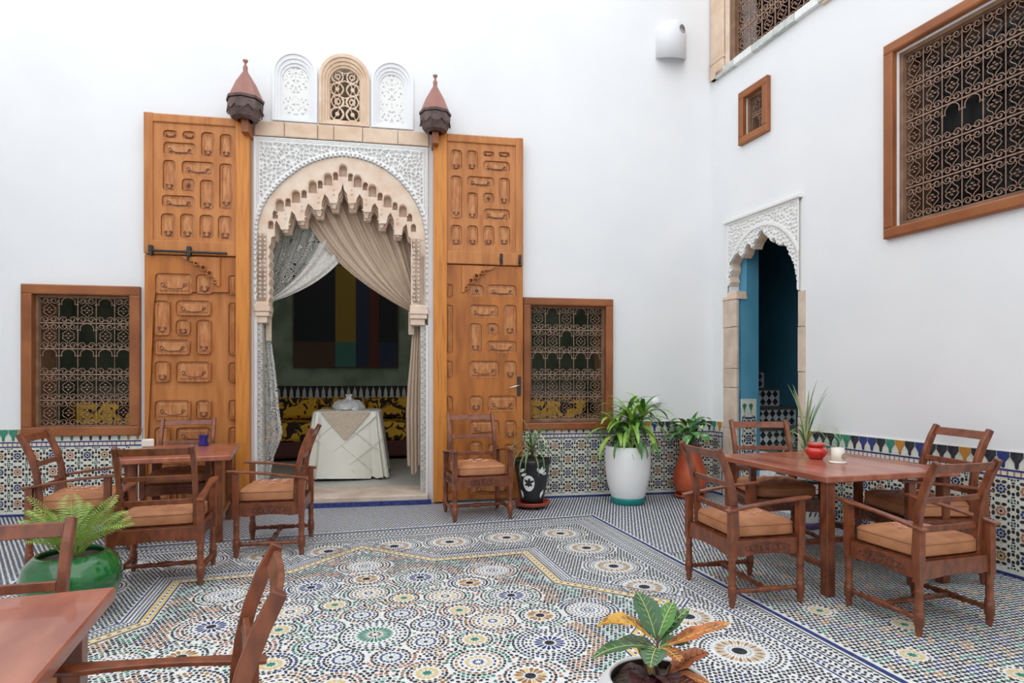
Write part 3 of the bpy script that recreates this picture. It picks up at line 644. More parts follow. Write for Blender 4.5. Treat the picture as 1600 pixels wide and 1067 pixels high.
RL = [(-2.97,-2.816,2.303,2.436),(-2.775,-2.443,2.31,2.444),(-2.975,-2.647,2.064,2.213),(-2.587,-2.438,1.868,2.219),(-2.975,-2.837,1.673,2.006),(-2.785,-2.647,1.865,2.009),(-2.785,-2.438,1.668,1.81),(-2.981,-2.64,1.384,1.584),(-2.582,-2.438,1.384,1.586),(-2.975,-2.821,1.008,1.192),(-2.77,-2.438,1.005,1.191),(-2.975,-2.634,0.735,0.915),(-2.582,-2.438,0.699,0.911),(-2.975,-2.826,0.399,0.681),(-2.77,-2.647,0.497,0.646),(-2.582,-2.438,0.265,0.643),(-2.975,-2.647,0.274,0.34),(-2.975,-2.438,0.073,0.214)]
RN = [(-3.24,-3.159,2.281,2.438),(-3.24,-3.159,1.664,2.205),(-3.24,-3.159,1.384,1.582),(-3.24,-3.159,1.011,1.189),(-3.24,-3.159,0.508,0.919),(-3.24,-3.159,0.102,0.432)]
dl = door_leaf('door_1', 'tall carved cedar door leaf with long iron bolt, open left of the archway', LU, LL, LN, -6.315, -5.425, 2.665, 4.11, (-5.428, -5.295), .03, False)
dr = door_leaf('door_2', 'tall carved cedar door leaf with steel lever handle, open right of the archway', RU, RL, RN, -3.235, -2.365, 2.665, 4.11, (-3.375, -3.228), .03, True)
bo = MB(); bo.tube([(-6.257,-0.13,2.69), (-5.506,-0.13,2.684)], .012, 8)
for a, z in (((-6.241,-0.11,2.695), 0), ((-5.877,-0.11,2.695), 0)):
    bo.bx(a[0] - .018, a[0] + .018, -.14, -.095, a[2] - .05, a[2] + .05)
bo.bx((-5.889,-0.11,2.648)[0] - .01, (-5.889,-0.11,2.648)[0] + .01, -.135, -.12, 2.60, 2.72)
part('door_bolt', bo, ['dark_iron'], dl, .003, label='long black iron bolt')
def bracket(root, sgn, ux, zt):
    m = MB(); P = [(0, 0), (0, -.30), (.03, -.29), (.045, -.22), (.085, -.20), (.09, -.15), (.14, -.14), (.15, -.095), (.21, -.09), (.23, -.05), (.31, -.045), (.38, 0)]
    m.plate([[(ux + sgn * x, zt + z) for x, z in P], ], -.104, -.079)
    for x, z, r in ((.10, -.17, .028), (.16, -.115, .028), (.05, -.25, .020), (.23, -.07, .02)):
        m.tube([(ux + sgn * x + r * cos(k * pi / 6), -.106, zt + z + r * sin(k * pi / 6)) for k in range(13)], .008, 5)
        m.lathe([(0.001, -.001), (r * .55, -.001), (r * .55, .001), (.001, .001)], 10, (ux + sgn * x, -.1055, zt + z), 1)
    n0 = 0
    part('carved_bracket', m, ['doorwood', 'carved'], root, label='carved scrollwork corner bracket')
bracket(dl, -1, -5.585, 2.645); bracket(dr, 1, -3.06, 2.645)
lk = MB()
for x, z in ((-2.617,2.731), (-2.404,2.724)): lk.bx(x - .016, x + .016, -.115, -.09, z - .06, z + .06); lk.tube([(x, -.12, z + .04), (x - .02, -.14, z), (x, -.12, z - .04)], .008, 6)
part('lock_keeper', lk, ['dark_iron'], dr, .003, label='black iron lock keeper')
hx_, hz_ = (-2.411,1.307)
hd = MB(); hd.bx(hx_ - .022, hx_ + .022, -.088, -.078, hz_ - .12, hz_ + .10, 1); hd.tube([(hx_, -.085, hz_ + .0), (hx_, -.13, hz_), (hx_ - .05, -.135, hz_ - .01), (hx_ - .13, -.13, hz_ - .035)], .010, 8, 0)
part('door_handle', hd, ['steel', 'dark_iron'], dr, label='steel lever handle on dark plate')

# ================================================================ ARCHWAY: STUCCO, MUQARNAS, JAMBS
def worley(x, y, p, seed, jit=.8):
    gi = np.floor(x / p).astype(int); gj = np.floor(y / p).astype(int); d1 = np.full(x.shape, 9.); d2 = np.full(x.shape, 9.)
    for a in (-1, 0, 1):
        for b in (-1, 0, 1):
            i = gi + a; j = gj + b; h = np.sin(i * 127.1 + j * 311.7 + seed) * 43758.5453; h2 = np.sin(i * 269.5 + j * 183.3 + seed * 1.7) * 28001.83
            px = (i + .5 + jit * (h - np.floor(h) - .5)) * p; py = (j + .5 + jit * (h2 - np.floor(h2) - .5)) * p
            th = (h * 7 - np.floor(h * 7)) * pi; dx, dy = x - px, y - py
            u = dx * np.cos(th) + dy * np.sin(th); v = -dx * np.sin(th) + dy * np.cos(th)
            d = np.sqrt((u * .75) ** 2 + (v * 1.25) ** 2) / p
            n1 = np.minimum(d1, d); d2 = np.minimum(d2, np.maximum(d1, d)); d1 = n1
    return d1, d2
def relief(u0, u1, z0, z1, res, hfun, mask, y0):
    nx = int((u1 - u0) / res) + 1; nz = int((z1 - z0) / res) + 1
    X, Zz = np.meshgrid(np.linspace(u0, u1, nx), np.linspace(z0, z1, nz)); h = hfun(X, Zz); mk = mask(X, Zz)
    idx = np.arange(nx * nz).reshape(nz, nx)
    q = mk[:-1, :-1] & mk[1:, :-1] & mk[:-1, 1:] & mk[1:, 1:]
    F = np.stack([idx[:-1, :-1][q], idx[:-1, 1:][q], idx[1:, 1:][q], idx[1:, :-1][q]], 1)
    V = np.stack([X.ravel(), y0 - h.ravel(), Zz.ravel()], 1); used = np.zeros(len(V), bool); used[F.ravel()] = True
    mp = np.cumsum(used) - 1; return V[used], mp[F]
def np_mesh(name, V, F, mats, smooth=False):
    me = bpy.data.meshes.new(name); me.vertices.add(len(V)); me.vertices.foreach_set('co', V.ravel()); k = F.shape[1]
    me.loops.add(F.size); me.loops.foreach_set('vertex_index', F.ravel().astype(np.int32)); me.polygons.add(len(F)); me.polygons.foreach_set('loop_start', np.arange(0, F.size, k, dtype=np.int32))
    for m in mats: me.materials.append(MATS[m])
    me.update(calc_edges=True); return me
def poly_mask(pts):
    P = np.array(pts)
    def f(x, z):
        r = np.zeros(x.shape, bool); j = len(P) - 1
        for i in range(len(P)):
            xi, zi = P[i]; xj, zj = P[j]; c = ((zi > z) != (zj > z)) & (x < (xj - xi) * (z - zi) / (zj - zi + 1e-12) + xi); r ^= c; j = i
        return r
    return f
AOUT = [(-5.237,2.146),(-5.24,2.556),(-5.237,2.83),(-5.227,3.049),(-5.188,3.188),(-5.123,3.322),(-5.026,3.444),(-4.914,3.553),(-4.795,3.65),(-4.662,3.727),(-4.515,3.782),(-4.353,3.813),(-4.19,3.799),(-4.039,3.759),(-3.901,3.693),(-3.762,3.591),(-3.628,3.442),(-3.551,3.31),(-3.494,3.17),(-3.466,3.006),(-3.455,2.756),(-3.459,2.183)]
UC = (ARCH_L + ARCH_R) / 2
arch = sempty('door_3', 'white carved stucco archway with scalloped stone muqarnas around the curtains', 'archway', BW)
sp_poly = [(ARCH_L, 2.1), (ARCH_L, 3.97), (ARCH_R, 3.97), (ARCH_R, 2.1)] + AOUT[::-1]
msk = poly_mask(sp_poly)
def arcd(x, z):                                             # distance to the arch curve
    A = np.array(AOUT); d = np.full(x.shape, 9.)
    for (ax, az), (bx_, bz) in zip(A[:-1], A[1:]):
        ex, ez = bx_ - ax, bz - az; t = np.clip(((x - ax) * ex + (z - az) * ez) / (ex * ex + ez * ez), 0, 1); d = np.minimum(d, np.hypot(x - ax - t * ex, z - az - t * ez))
    return d
def hst(x, z):
    d1, d2 = worley(abs(x - UC), z, .046, 3.0, .8); e = d2 - d1
    h = .030 * np.clip((.34 - e) / .08, 0, 1) - .008
    edge = np.minimum(np.minimum(x - ARCH_L, ARCH_R - x), 3.97 - z); ad = arcd(x, z)
    fine = .5 + .5 * np.sin((x + z) * 190) * np.sin((x - z) * 190)
    h = np.where(edge < .055, .004 + .018 * (fine > .2), h); h = np.where(edge < .022, .024, h); h = np.where(abs(edge - .058) < .006, .026, h)
    h = np.where(ad < .055, .024, h); h = np.where(ad < .03, .030 - .03 * ((np.sin(np.arctan2(z - 3.0, x - UC) * 110) < -.2)), h); return h
bp = MB(); bp.plate([sp_poly], .008, .05); part('stucco_back', bp, ['stucco'], arch)
V, F = relief(ARCH_L, ARCH_R, 2.1, 3.97, .006, hst, msk, -.002); 
link('carved_stucco', np_mesh('carved_stucco', V, F, ['stucco']), arch, label='white carved stucco spandrels')
# stone muqarnas arch in three stepped layers
C3 = [(-5.127,2.08),(-5.127,2.217),(-5.11,2.258),(-5.127,2.299),(-5.11,2.355),(-5.127,2.395),(-5.11,2.451),(-5.127,2.491),(-5.11,2.547),(-5.127,2.587),(-5.11,2.643),(-5.127,2.683),(-5.11,2.739),(-5.127,2.793),(-5.104,2.835),(-5.097,2.89),(-5.058,2.906),(-5.052,3.002),(-5.032,3.044),(-5.006,3.004),(-4.99,2.964),(-4.917,2.967),(-4.907,3.036),(-4.875,3.134),(-4.842,3.101),(-4.822,3.047),(-4.749,3.05),(-4.739,3.141),(-4.709,3.218),(-4.676,3.192),(-4.649,3.152),(-4.576,3.155),(-4.569,3.246),(-4.542,3.331),(-4.508,3.291),(-4.485,3.236),(-4.414,3.239),(-4.401,3.338),(-4.374,3.381),(-4.357,3.456),(-4.34,3.383),(-4.313,3.343),(-4.299,3.245),(-4.224,3.249),(-4.21,3.306),(-4.183,3.349),(-4.149,3.295),(-4.142,3.154),(-4.067,3.158),(-4.053,3.229),(-4.025,3.258),(-3.991,3.204),(-3.977,3.056),(-3.901,3.059),(-3.887,3.13),(-3.859,3.16),(-3.824,3.098),(-3.807,2.957),(-3.73,2.96),(-3.72,3.031),(-3.685,3.061),(-3.656,2.948),(-3.621,2.921),(-3.614,2.85),(-3.593,2.808),(-3.611,2.75),(-3.593,2.694),(-3.611,2.636),(-3.593,2.58),(-3.611,2.522),(-3.593,2.465),(-3.611,2.408),(-3.593,2.351),(-3.611,2.294),(-3.6,2.237),(-3.6,2.108)]
low = 2.1
def ring(inner, y0, y1, ms, nm, lift=0.0):
    m = MB(); m.plate([[(x, z) for x, z in AOUT][::1] + [(x, z) for x, z in inner[::-1]]], y0, y1, 0, 0); part(nm, m, [ms], arch)
ring(C3, .135, .21, 'archstone', 'muqarnas_back')
def lifted(pts, dz, sh=.0):
    out = []
    for x, z in pts:
        k = max(0, min(1, (z - 2.85) / .3)); out.append((x + (UC - x) * (-.035) * k, z + dz * k))
    return out
ring(lifted(C3, .03), .085, .135, 'archstone', 'muqarnas_middle'); 
C1 = lifted(C3, .062)
NI = [(-5.012,3.245),(-4.845,3.346),(-4.672,3.46),(-4.511,3.552),(-4.353,3.656),(-4.198,3.549),(-4.039,3.452),(-3.876,3.344),(-3.708,3.245)]
SN = [(-5.104,3.034),(-5.058,3.146),(-4.927,3.283),(-4.762,3.382),(-4.596,3.495),(-4.434,3.595),(-4.272,3.59),(-4.115,3.501),(-3.956,3.396),(-3.796,3.298),(-3.635,3.178),(-3.593,3.065)]
def niche(x, z, w, h, n=7): return [(x - w, z - h), (x + w, z - h)] + [(x + w * cos(pi * k / n), z + h * .35 + h * .65 * sin(pi * k / n)) for k in range(n + 1)]
m = MB(); m.plate([AOUT + C1[::-1]] + [niche(x, z, .042, .065) for x, z in NI] + [niche(x, z, .028, .045) for x, z in SN], .0, .085, 0, 0)
part('muqarnas_front', m, ['archstone'], arch)
for x, z in NI:
    t = MB(); t.tube([(x - .05, -.002, z - .05)] + [(x - .05 * cos(pi * k / 8), -.004, z + .03 + .05 * sin(pi * k / 8)) for k in range(9)] + [(x + .05, -.002, z - .05)], .007, 5, 0, sm=False)
    t.bx(x - .035, x + .035, .012, .05, z - .10, z - .075); part('niche_moulding', t, ['archstone'], arch)
PD = [(-4.953,3.01),(-4.785,3.1),(-4.612,3.202),(-4.451,3.294),(-4.262,3.303),(-4.108,3.205),(-3.942,3.107),(-3.769,3.008)]
for x, z in PD:
    t = MB(); s = 1
    for zz0, zz1, a, b_ in ((-.045, -.005, .014, .026), (-.005, .006, .034, .034), (.006, .03, .026, .030), (.03, .04, .042, .042)):
        vs = [(x + sx * (a if k == 0 else b_), .05 + sy * (a if k == 0 else b_), z + (zz0 if k == 0 else zz1)) for k in (0, 1) for sx in (-1, 1) for sy in (-1, 1)]
        t.add(vs, [(0, 1, 3, 2), (4, 6, 7, 5), (0, 4, 5, 1), (2, 3, 7, 6), (0, 2, 6, 4), (1, 5, 7, 3)])
    t.bx(x - .045, x + .045, .02, .12, z + .04, z + .052); t.lathe([(.0, -.02), (.014, 0), (0, .02)], 6, (x, -.003, z + .10)); t.lathe([(.0, -.012), (.010, 0), (0, .012)], 6, (x, -.003, z + .15))
    part('pendant', t, ['archstone'], arch)
# jambs: capital block, shaft with fine relief, white strip
for s, xa, xb in ((-1, ARCH_L + .015, -5.125), (1, -3.63, ARCH_R - .02)):
    t = MB(); c = (xa + xb) / 2; hw = (xb - xa) / 2
    for z0_, z1_, g in ((2.16, 2.20, .005), (2.10, 2.16, .02), (2.05, 2.10, .008), (1.98, 2.05, -.015)): t.chbx(c - hw - g * .3, c + hw + g, -.02 - g, .14, z0_, z1_, .006)
    part('capital', t, ['archstone'], arch, .004)
    t = MB(); sa0, sa1 = (-5.245, -5.195) if s < 0 else (-3.515, -3.450); t.bx(sa0, sa1, .03, .13, .05, 2.0)
    for k in range(32):
        zc = .12 + k * .058
        for q in range(2):
            cx = sa0 + .018 + q * .03; t.lathe([(.0, -.006), (.013, -.004), (.013, .004), (0, .006)], 6, (cx, .03, zc + .029 * (q % 2)), 0)
    part('jamb_shaft', t, ['stonelace'], arch)
    t = MB(); t.chbx((ARCH_L - .0) if s < 0 else -3.455, (ARCH_L + .03) if s < 0 else ARCH_R + .0, -.012, .05, .0, 2.1 if s < 0 else 1.98, .004)
    part('white_strip', t, ['plaster'], arch)
    t = MB(); t.chbx(xa + .01, xb - .01, .0, .18, 2.20, 2.95, .01)
    for k in range(15):
        for q in range(2): t.lathe([(.0, -.02), (.022, 0), (0, .02)], 5, (xa + .045 + q * .05, 0.0, 2.26 + k * .047), 0)
    if s > 0: t.v = [(x + .0, y, z) for x, y, z in t.v]
    part('fluted_shaft', t, ['archstone'], arch, label='pale ribbed stone pilaster above the capital')
# lintel stones
lt = sempty('trim_lintel', 'worn sandstone lintel course above the archway', 'lintel', BW)
lx = [(-5.266,4.032)[0], (-4.96,4.054)[0], (-4.616,4.071)[0], (-4.448,4.076)[0], (-4.142,4.076)[0], (-3.762,4.068)[0], (-3.423,4.062)[0]]
for i in range(6):
    b = MB(); b.chbx(lx[i] + .004, lx[i + 1] - .004, -.03 - .006 * (i % 2), .05, 3.975, 4.13, .008); part('stone', b, ['sandstone'], lt)

# ================================================================ VENT WINDOWS
def vent(nm, label, o, hbox, stone, seed, open_):
    m_ = 'sandstone' if stone else 'plaster'; root = sempty(nm, label, 'window', BW); u0, u1, z0, zs = o; a, b_, c, d = hbox
    steps = [(0, -.028), (.28, -.012), (.55, .004), (.8, .02)]
    for k, (t, y) in enumerate(steps):
        f = lambda p, q: p + (q - p) * t; t2 = steps[k + 1][0] if k < 3 else 1.0; g = lambda p, q: p + (q - p) * t2
        m = MB(); m.plate([archloop(f(u0, a), f(u1, b_), f(z0, c), f(zs, d)), archloop(g(u0, a), g(u1, b_), g(z0, c), g(zs, d))], y, .06)
        part('moulding', m, [m_], root)
    uc = (a + b_) / 2; w = (b_ - a) / 2; top = d + w
    def pat(x, z):
        X = abs(x - uc); v = np.full(x.shape, 9.)
        for k, (cx, r) in enumerate(((.5, .42), (.48, .40), (.5, .40), (.48, .36))):
            zc = c + (top - c) * (.14 + .235 * k); dd = np.hypot(X - w * cx, z - zc); v = np.minimum(v, abs(dd - w * r)); v = np.minimum(v, np.where(k % 2, abs(dd - w * r * .45), dd - w * .10))
            v = np.minimum(v, abs(X - w * .12 - abs(z - zc) * .5) + .002); v = np.minimum(v, abs(z - zc - (top - c) * .117 - (X - w * .5) * .35 * (1 if k % 2 else -1)))
        return np.minimum(v, np.minimum(w - X, z - c))
    if open_:
        msk = lambda x, z: (pat(x, z) < .0085) & (poly_mask(archloop(a, b_, c, d, 16))(x, z))
        V, F = relief(a, b_, c, top, .0042, lambda x, z: 0 * x, msk, .045); me = np_mesh('pierced_screen', V, F, [m_])
        ob = link('pierced_screen', me, root); md = ob.modifiers.new('s', 'SOLIDIFY'); md.thickness = .022
    else:
        def hh(x, z):
            d1, d2 = worley(abs(x - uc), z, .045, seed, .8); return np.where(pat(x, z) < .011, .014, np.where((d2 - d1) > .30, 0, .014)) * np.where((abs(x - uc) > w * .93), 0, 1) + np.where((abs(x - uc) > w * .93), .014, 0)
        V, F = relief(a, b_, c, top, .0042, hh, poly_mask(archloop(a - .001, b_ + .001, c - .001, d, 16)), .045)
        link('pierced_screen', np_mesh('pierced_screen', V, F, ['stucco']), root)
vent('window_1', 'white stucco arched vent with carved screen, left of the three', vents[0], vholes[0], False, 1., False)
vent('window_2', 'sandstone arched vent with dark pierced screen, middle of the three', vents[1], vholes[1], True, 2., True)
vent('window_3', 'white stucco arched vent with carved screen, right of the three', vents[2], vholes[2], False, 5., False)

# ================================================================ LANTERN CAPS ON THE DOOR POSTS
def door_cap(label, u, z, s):
    root = thing('door_post_finial', label, 'finial', BW @ T(u, -.20, z), 'copper and wood finials on the door posts')
    r = .175 * s
    a = MB(); a.lathe([(r * .45, 0), (r * .78, .02), (r * .98, .09), (r * 1.02, .17), (r * .96, .195)], 8, sm=False)
    for k in range(8):
        q = k * pi / 4 + pi / 8; c_, s_ = cos(q) * r * .955, sin(q) * r * .955; tx, ty = -sin(q), cos(q)
        a.tube([(c_ + tx * t * r * .3, s_ + ty * t * r * .3, .07 + .05 * (1 - abs(t))) for t in (-1, -.5, 0, .5, 1)], .008, 4)
    part('carved_bowl', a, ['bronze'], root)
    b = MB(); b.lathe([(r * 1.06, .19), (r * 1.08, .215), (r * .98, .225)], 8, sm=False); part('rim', b, ['bronze'], root)
    c = MB(); c.lathe([(r * .98, .225), (r * .62, .37), (r * .17, .50), (r * .13, .52)], 8, sm=False); part('cone_roof', c, ['copper'], root)
    d = MB(); d.lathe([(.022, .51), (.024, .56), (.012, .575), (.012, .60), (.026, .615), (.026, .63), (.0, .64)], 8); part('knob', d, ['copper'], root)
    e = MB(); e.bx(-.035, .035, -.03, .19, -.12, .01); part('bracket', e, ['framewood'], root)
door_cap('copper coned finial on the left door post', -5.31, (-5.238,4.045)[1], 1.0)
door_cap('copper coned finial on the right door post', (-3.361,4.114)[0], (-3.361,4.058)[1], .93)

# ================================================================ GRILLE WINDOWS
def spiral(cx, cz, r, a0, d, n=11, turns=1.25): return [(cx + r * (1 - .72 * k / n) * cos(a0 + d * 2 * pi * turns * k / n), 0, cz + r * (1 - .72 * k / n) * sin(a0 + d * 2 * pi * turns * k / n)) for k in range(n + 1)]
def cell_mesh(w, h, kind, r):
    m = MB(); R = .20 * w; n = 4
    def tb(p, rr=r): m.tube(p, rr, n, 0, cap=False, sm=False)
    zb_, zt_ = .135 * h, h - .135 * h
    for s in (-1, 1):
        cx = w / 2 + s * .25 * w
        tb([(w / 2 + s * .5 * w, 0, zb_), *spiral(cx, zb_, R, 0 if s > 0 else pi, s)]); tb([(w / 2, 0, zb_ - .02 * h), *spiral(cx, zb_, R * 1.02, pi if s > 0 else 0, s, 4, .4)])
        m.lathe([(0, -r * 1.6), (r * 1.6, 0), (0, r * 1.6)], 4, (w / 2 + s * w * .5, 0, zb_), 0)
        if kind == 'flower':
            tb([(w / 2 + s * .5 * w, 0, zt_), *spiral(cx, zt_, R, 0 if s > 0 else pi, -s)]); tb([(w / 2, 0, zt_ + .02 * h), *spiral(cx, zt_, R * 1.02, pi if s > 0 else 0, -s, 4, .4)])
            tb([(w / 2 + s * x * w, 0, z * h) for x, z in ((.12, .86), (.03, .77), (.09, .70), (.25, .63), (.33, .56), (.24, .50), (.33, .44), (.25, .37), (.09, .30), (.03, .23), (.12, .14))])
        else:
            zc = .60 * h; tb([(w / 2 + s * x * w, 0, z * h) for x, z in ((.5, .30), (.5, .70))], r * 1.3); m.bx(w / 2 + s * .5 * w - .05 * w, w / 2 + s * .5 * w + .05 * w, -r, r, .70 * h, .745 * h)
            m.tube([(w / 2 + s * x * w, 0, z * h) for x, z in ((.44, .74), (.34, .70), (.36, .78), (.34, .87), (.22, .95), (.08, .98), (0, .985))], r * 1.15, n, 0, cap=False, sm=False)
    if kind == 'flower':
        for k in range(4):
            q = k * pi / 2 + pi / 2; e = (w / 2 + .11 * w * cos(q), 0, h / 2 + .11 * w * sin(q) * 1.25)
            m.lathe([(.0, -.055 * w), (.075 * w, -.02 * w), (.075 * w, .02 * w), (0, .055 * w)], 5, e, 0)
    return m
def grille_window(nm, label, frame, o, inn, cols, rows, kind_of, fw, dep, mat_f='framewood', lining='innerwood', wire=.0055, extra=None, glass=False):
    u0, u1, z0, z1 = o; a, b_, c, d = inn; root = sempty(nm, label, 'window', frame)
    t = fw
    for q, (x0, x1, y0_, y1_) in enumerate(((u0, u1, z1 - t, z1), (u0, u1, z0, z0 + t), (u0, u0 + t, z0 + t, z1 - t), (u1 - t, u1, z0 + t, z1 - t))):
        m = MB(); m.chbx(x0, x1, -.055, .10, y0_, y1_, .012); part('frame_rail' if q < 2 else 'frame_stile', m, [mat_f], root)
    m = MB(); m.plate([rect(u0 + t, u1 - t, z0 + t, z1 - t), rect(a, b_, c, d)], .012, .03); m.plate([rect(a - .026, b_ + .026, c - .026, d + .026), rect(a, b_, c, d)], .03, .34); part('inner_lining', m, [lining], root, .004)
    w = (b_ - a) / cols; h = (d - c) / rows; ms = {}
    bars = MB()
    for j in range(rows + 1):
        z = c + j * h; q = MB(); q.bx(a, b_, .045 - wire, .045 + wire, z - wire, z + wire)
        for i in range(cols * 2 + 1): q.lathe([(0, -wire * 1.7), (wire * 1.8, 0), (0, wire * 1.7)], 4, (a + i * w / 2, .042, z), 0)
        part('horizontal_bar', q, ['iron'], root)
    for i in range(cols + 1):
        q = MB(); q.bx(a + i * w - wire * .5, a + i * w + wire * .5, .045 - wire * .5, .045 + wire * .5, c, d)
        if i in (0, cols) or extra is None: part('vertical_bar', q, ['iron'], root)
    for i in range(cols):
        for j in range(rows):
            k = kind_of(i, rows - 1 - j)
            if k not in ms: ms[k] = cell_mesh(w, h, k, wire * .68).mesh('scroll_panel', ['iron'])
            link('scroll_panel', ms[k], root, Matrix.Translation((a + i * w, .045, c + j * h)))
    if glass:
        g = MB(); g.bx(a, b_, .10, .104, c, d); part('pane', g, ['window_glass'], root)
    return root
K5 = ['fafaf', 'ffaff', 'aaaaa', 'fffff', 'fffff']
kf = lambda rows: (lambda i, j: 'arch' if rows[j][i % len(rows[j])] == 'a' else 'flower')
grille_window('window_4', 'wood framed window with scrolled iron grille at the left end of the back wall', BW, (-7.46, -6.375, .80, 2.33), (-7.335, -6.475, .90, 2.215), 5, 5, kf(K5), .095, .1)
grille_window('window_5', 'wood framed window with scrolled iron grille right of the open doors', BW, (-2.352, -1.28, .79, 2.315), (-2.245, -1.39, .91, 2.215), 5, 5, kf(K5), .085, .1)
B6 = ['ffffff', 'ffffff', 'ffaaff', 'ffffff', 'ffffff']
grille_window('window_6', 'large wood framed window with dense iron grille high on the right wall', RW, (2.345, 3.49, 2.56, 4.19), (2.475, 3.385, 2.685, 4.06), 6, 5, kf(B6), .085, .1, wire=.0052, glass=True)
grille_window('window_7', 'tiny wood framed grille window high on the right wall', RW, (.525, .98, 4.02, 4.61), (.645, .885, 4.10, 4.50), 2, 2, kf(['fa', 'af']), .08, .1, wire=.005)
for o_, cols_ in (((-6.9), 0),):
    pass
up = sempty('window_8', 'tall stone framed grille window at the top right corner', 'window', RW)
m = MB(); m.chbx(.03, .27, -.05, .06, 4.98, 6.9, .01); m.chbx(.025, .285, -.06, .06, 5.16, 5.19, .006); m.chbx(.025, .275, -.055, .06, 4.98, 5.14, .008); part('stone_pilaster', m, ['sandstone'], up)
m = MB(); m.chbx(.285, .35, -.035, .10, 5.06, 6.9, .005)
for k in range(60): m.lathe([(0, -.008), (.009, 0), (0, .008)], 5, (.33, -.035, 5.08 + k * .03), 0)
part('beaded_strip', m, ['archstone'], up)
m = MB(); m.chbx(.35, .43, -.02, .10, 5.04, 6.9, .005); m.chbx(1.60, 1.68, -.02, .1, 5.04, 6.9, .005); part('wooden_stile', m, ['innerwood'], up)
m = MB(); m.chbx(1.68, 2.15, -.04, .1, 4.94, 6.9, .01); part('stone_side', m, ['sandstone'], up)
sill_x = [.12, .45, .75, 1.08, 1.36, 1.66, 2.05]
for i in range(6):
    m = MB(); m.chbx(sill_x[i] + .003, sill_x[i + 1] - .003, -.055 - .004 * (i % 2), .08, 4.965, 5.045, .006); part('sill_tile', m, ['greystone' if i % 3 != 1 else 'white_tile'], up)
w_, h_ = .195, .30; cm = cell_mesh(w_, h_, 'flower', .0055).mesh('scroll_panel', ['iron'])
for i in range(6):
    for j in range(5): link('scroll_panel', cm, up, Matrix.Translation((.43 + i * w_, .03, 5.06 + j * h_)))
for j in range(6): m = MB(); m.bx(.43, 1.6, .022, .036, 5.055 + j * h_, 5.067 + j * h_); part('horizontal_bar', m, ['iron'], up)
for i in range(7): m = MB(); m.bx(.424 + i * w_, .436 + i * w_, .024, .036, 5.05, 6.6); part('vertical_bar', m, ['iron'], up)
m = MB(); m.bx(1.15, 1.72, .45, .50, 4.9, 6.6); part('orange_shutter', m, ['doorwood'], up, label='orange wooden shutter behind the grille')

# ================================================================ SMALL ARCH ON THE RIGHT WALL
sa = sempty('door_4', 'small scalloped stucco arch opening to a blue stairwell', 'archway', RW)
AC = [(0.315,2.315),(0.315,2.45),(0.353,2.511),(0.331,2.574),(0.375,2.641),(0.353,2.72),(0.398,2.763),(0.431,2.794),(0.474,2.815),(0.496,2.803),(0.539,2.751),(0.56,2.769),(0.581,2.786),(0.633,2.891),(0.664,2.877),(0.695,2.828),(0.715,2.817),(0.745,2.874),(0.795,2.919),(0.849,3.006),(0.893,2.939),(0.94,2.894),(0.978,2.865),(1.015,2.823),(1.034,2.859),(1.061,2.826),(1.089,2.78),(1.134,2.764),(1.169,2.777),(1.205,2.736),(1.231,2.698),(1.248,2.649),(1.283,2.616),(1.3,2.561),(1.325,2.517),(1.333,2.458),(1.35,2.397),(1.359,2.273)]
x0a, x1a = .285, 1.40
AC = [(max(x0a + .02, min(x1a - .03, x)), z) for x, z in AC]
zt_a = 3.20
# keep the arch symmetrical about its apex height but as wide as the opening
outer = [(x0a, 2.26), (x0a, zt_a), (x1a, zt_a), (x1a, 2.26)] + AC[::-1]
b = MB(); b.plate([outer], .0, .12, 0, 1); part('arch_plate', b, ['stucco', 'archstone'], sa)
AX = max(AC, key=lambda p: p[1])[0]
def harch(x, z):
    d1, d2 = worley(x, z, .043, 9., .8); h = .016 * np.clip((.36 - (d2 - d1)) / .12, 0, 1) + .002; rr = np.hypot((x - AX), (z - 2.32) * .82); k = abs(rr - .60) < .018
    e = np.minimum(np.minimum(x - x0a, x1a - x), zt_a - z); return np.where(k, .024, np.where(e < .035, .020, h))
V, F = relief(x0a, x1a, 2.26, zt_a, .0065, harch, poly_mask(outer), -.002); link('carved_stucco', np_mesh('carved_stucco', V, F, ['stucco']), sa)
b = MB(); b.chbx(x0a - .03, x1a + .02, -.05, .0, zt_a - .01, zt_a + .03, .006); part('hood_moulding', b, ['stucco'], sa)
for (x0_, x1_, zlist, y0_, yb_) in ((.218, .452, [0, .36, .80, 1.28, 1.50, 1.98, 2.30], -.012, .05), (1.375, 1.455, [0, .5, 1.0, 1.45, 1.9, 2.26], -.02, .20)):
    for k in range(len(zlist) - 1):
        b = MB(); b.chbx(x0_, x1_, y0_ - .004 * (k % 2), yb_, zlist[k] + .003, zlist[k + 1] - .003, .006); part('jamb_stone', b, ['jambstone'], sa)
b = MB(); b.chbx(.21, .47, -.025, .12, 2.30, 2.34, .006); b.chbx(.27, .46, -.02, .12, 2.34, 2.39, .006); part('capital', b, ['archstone'], sa)

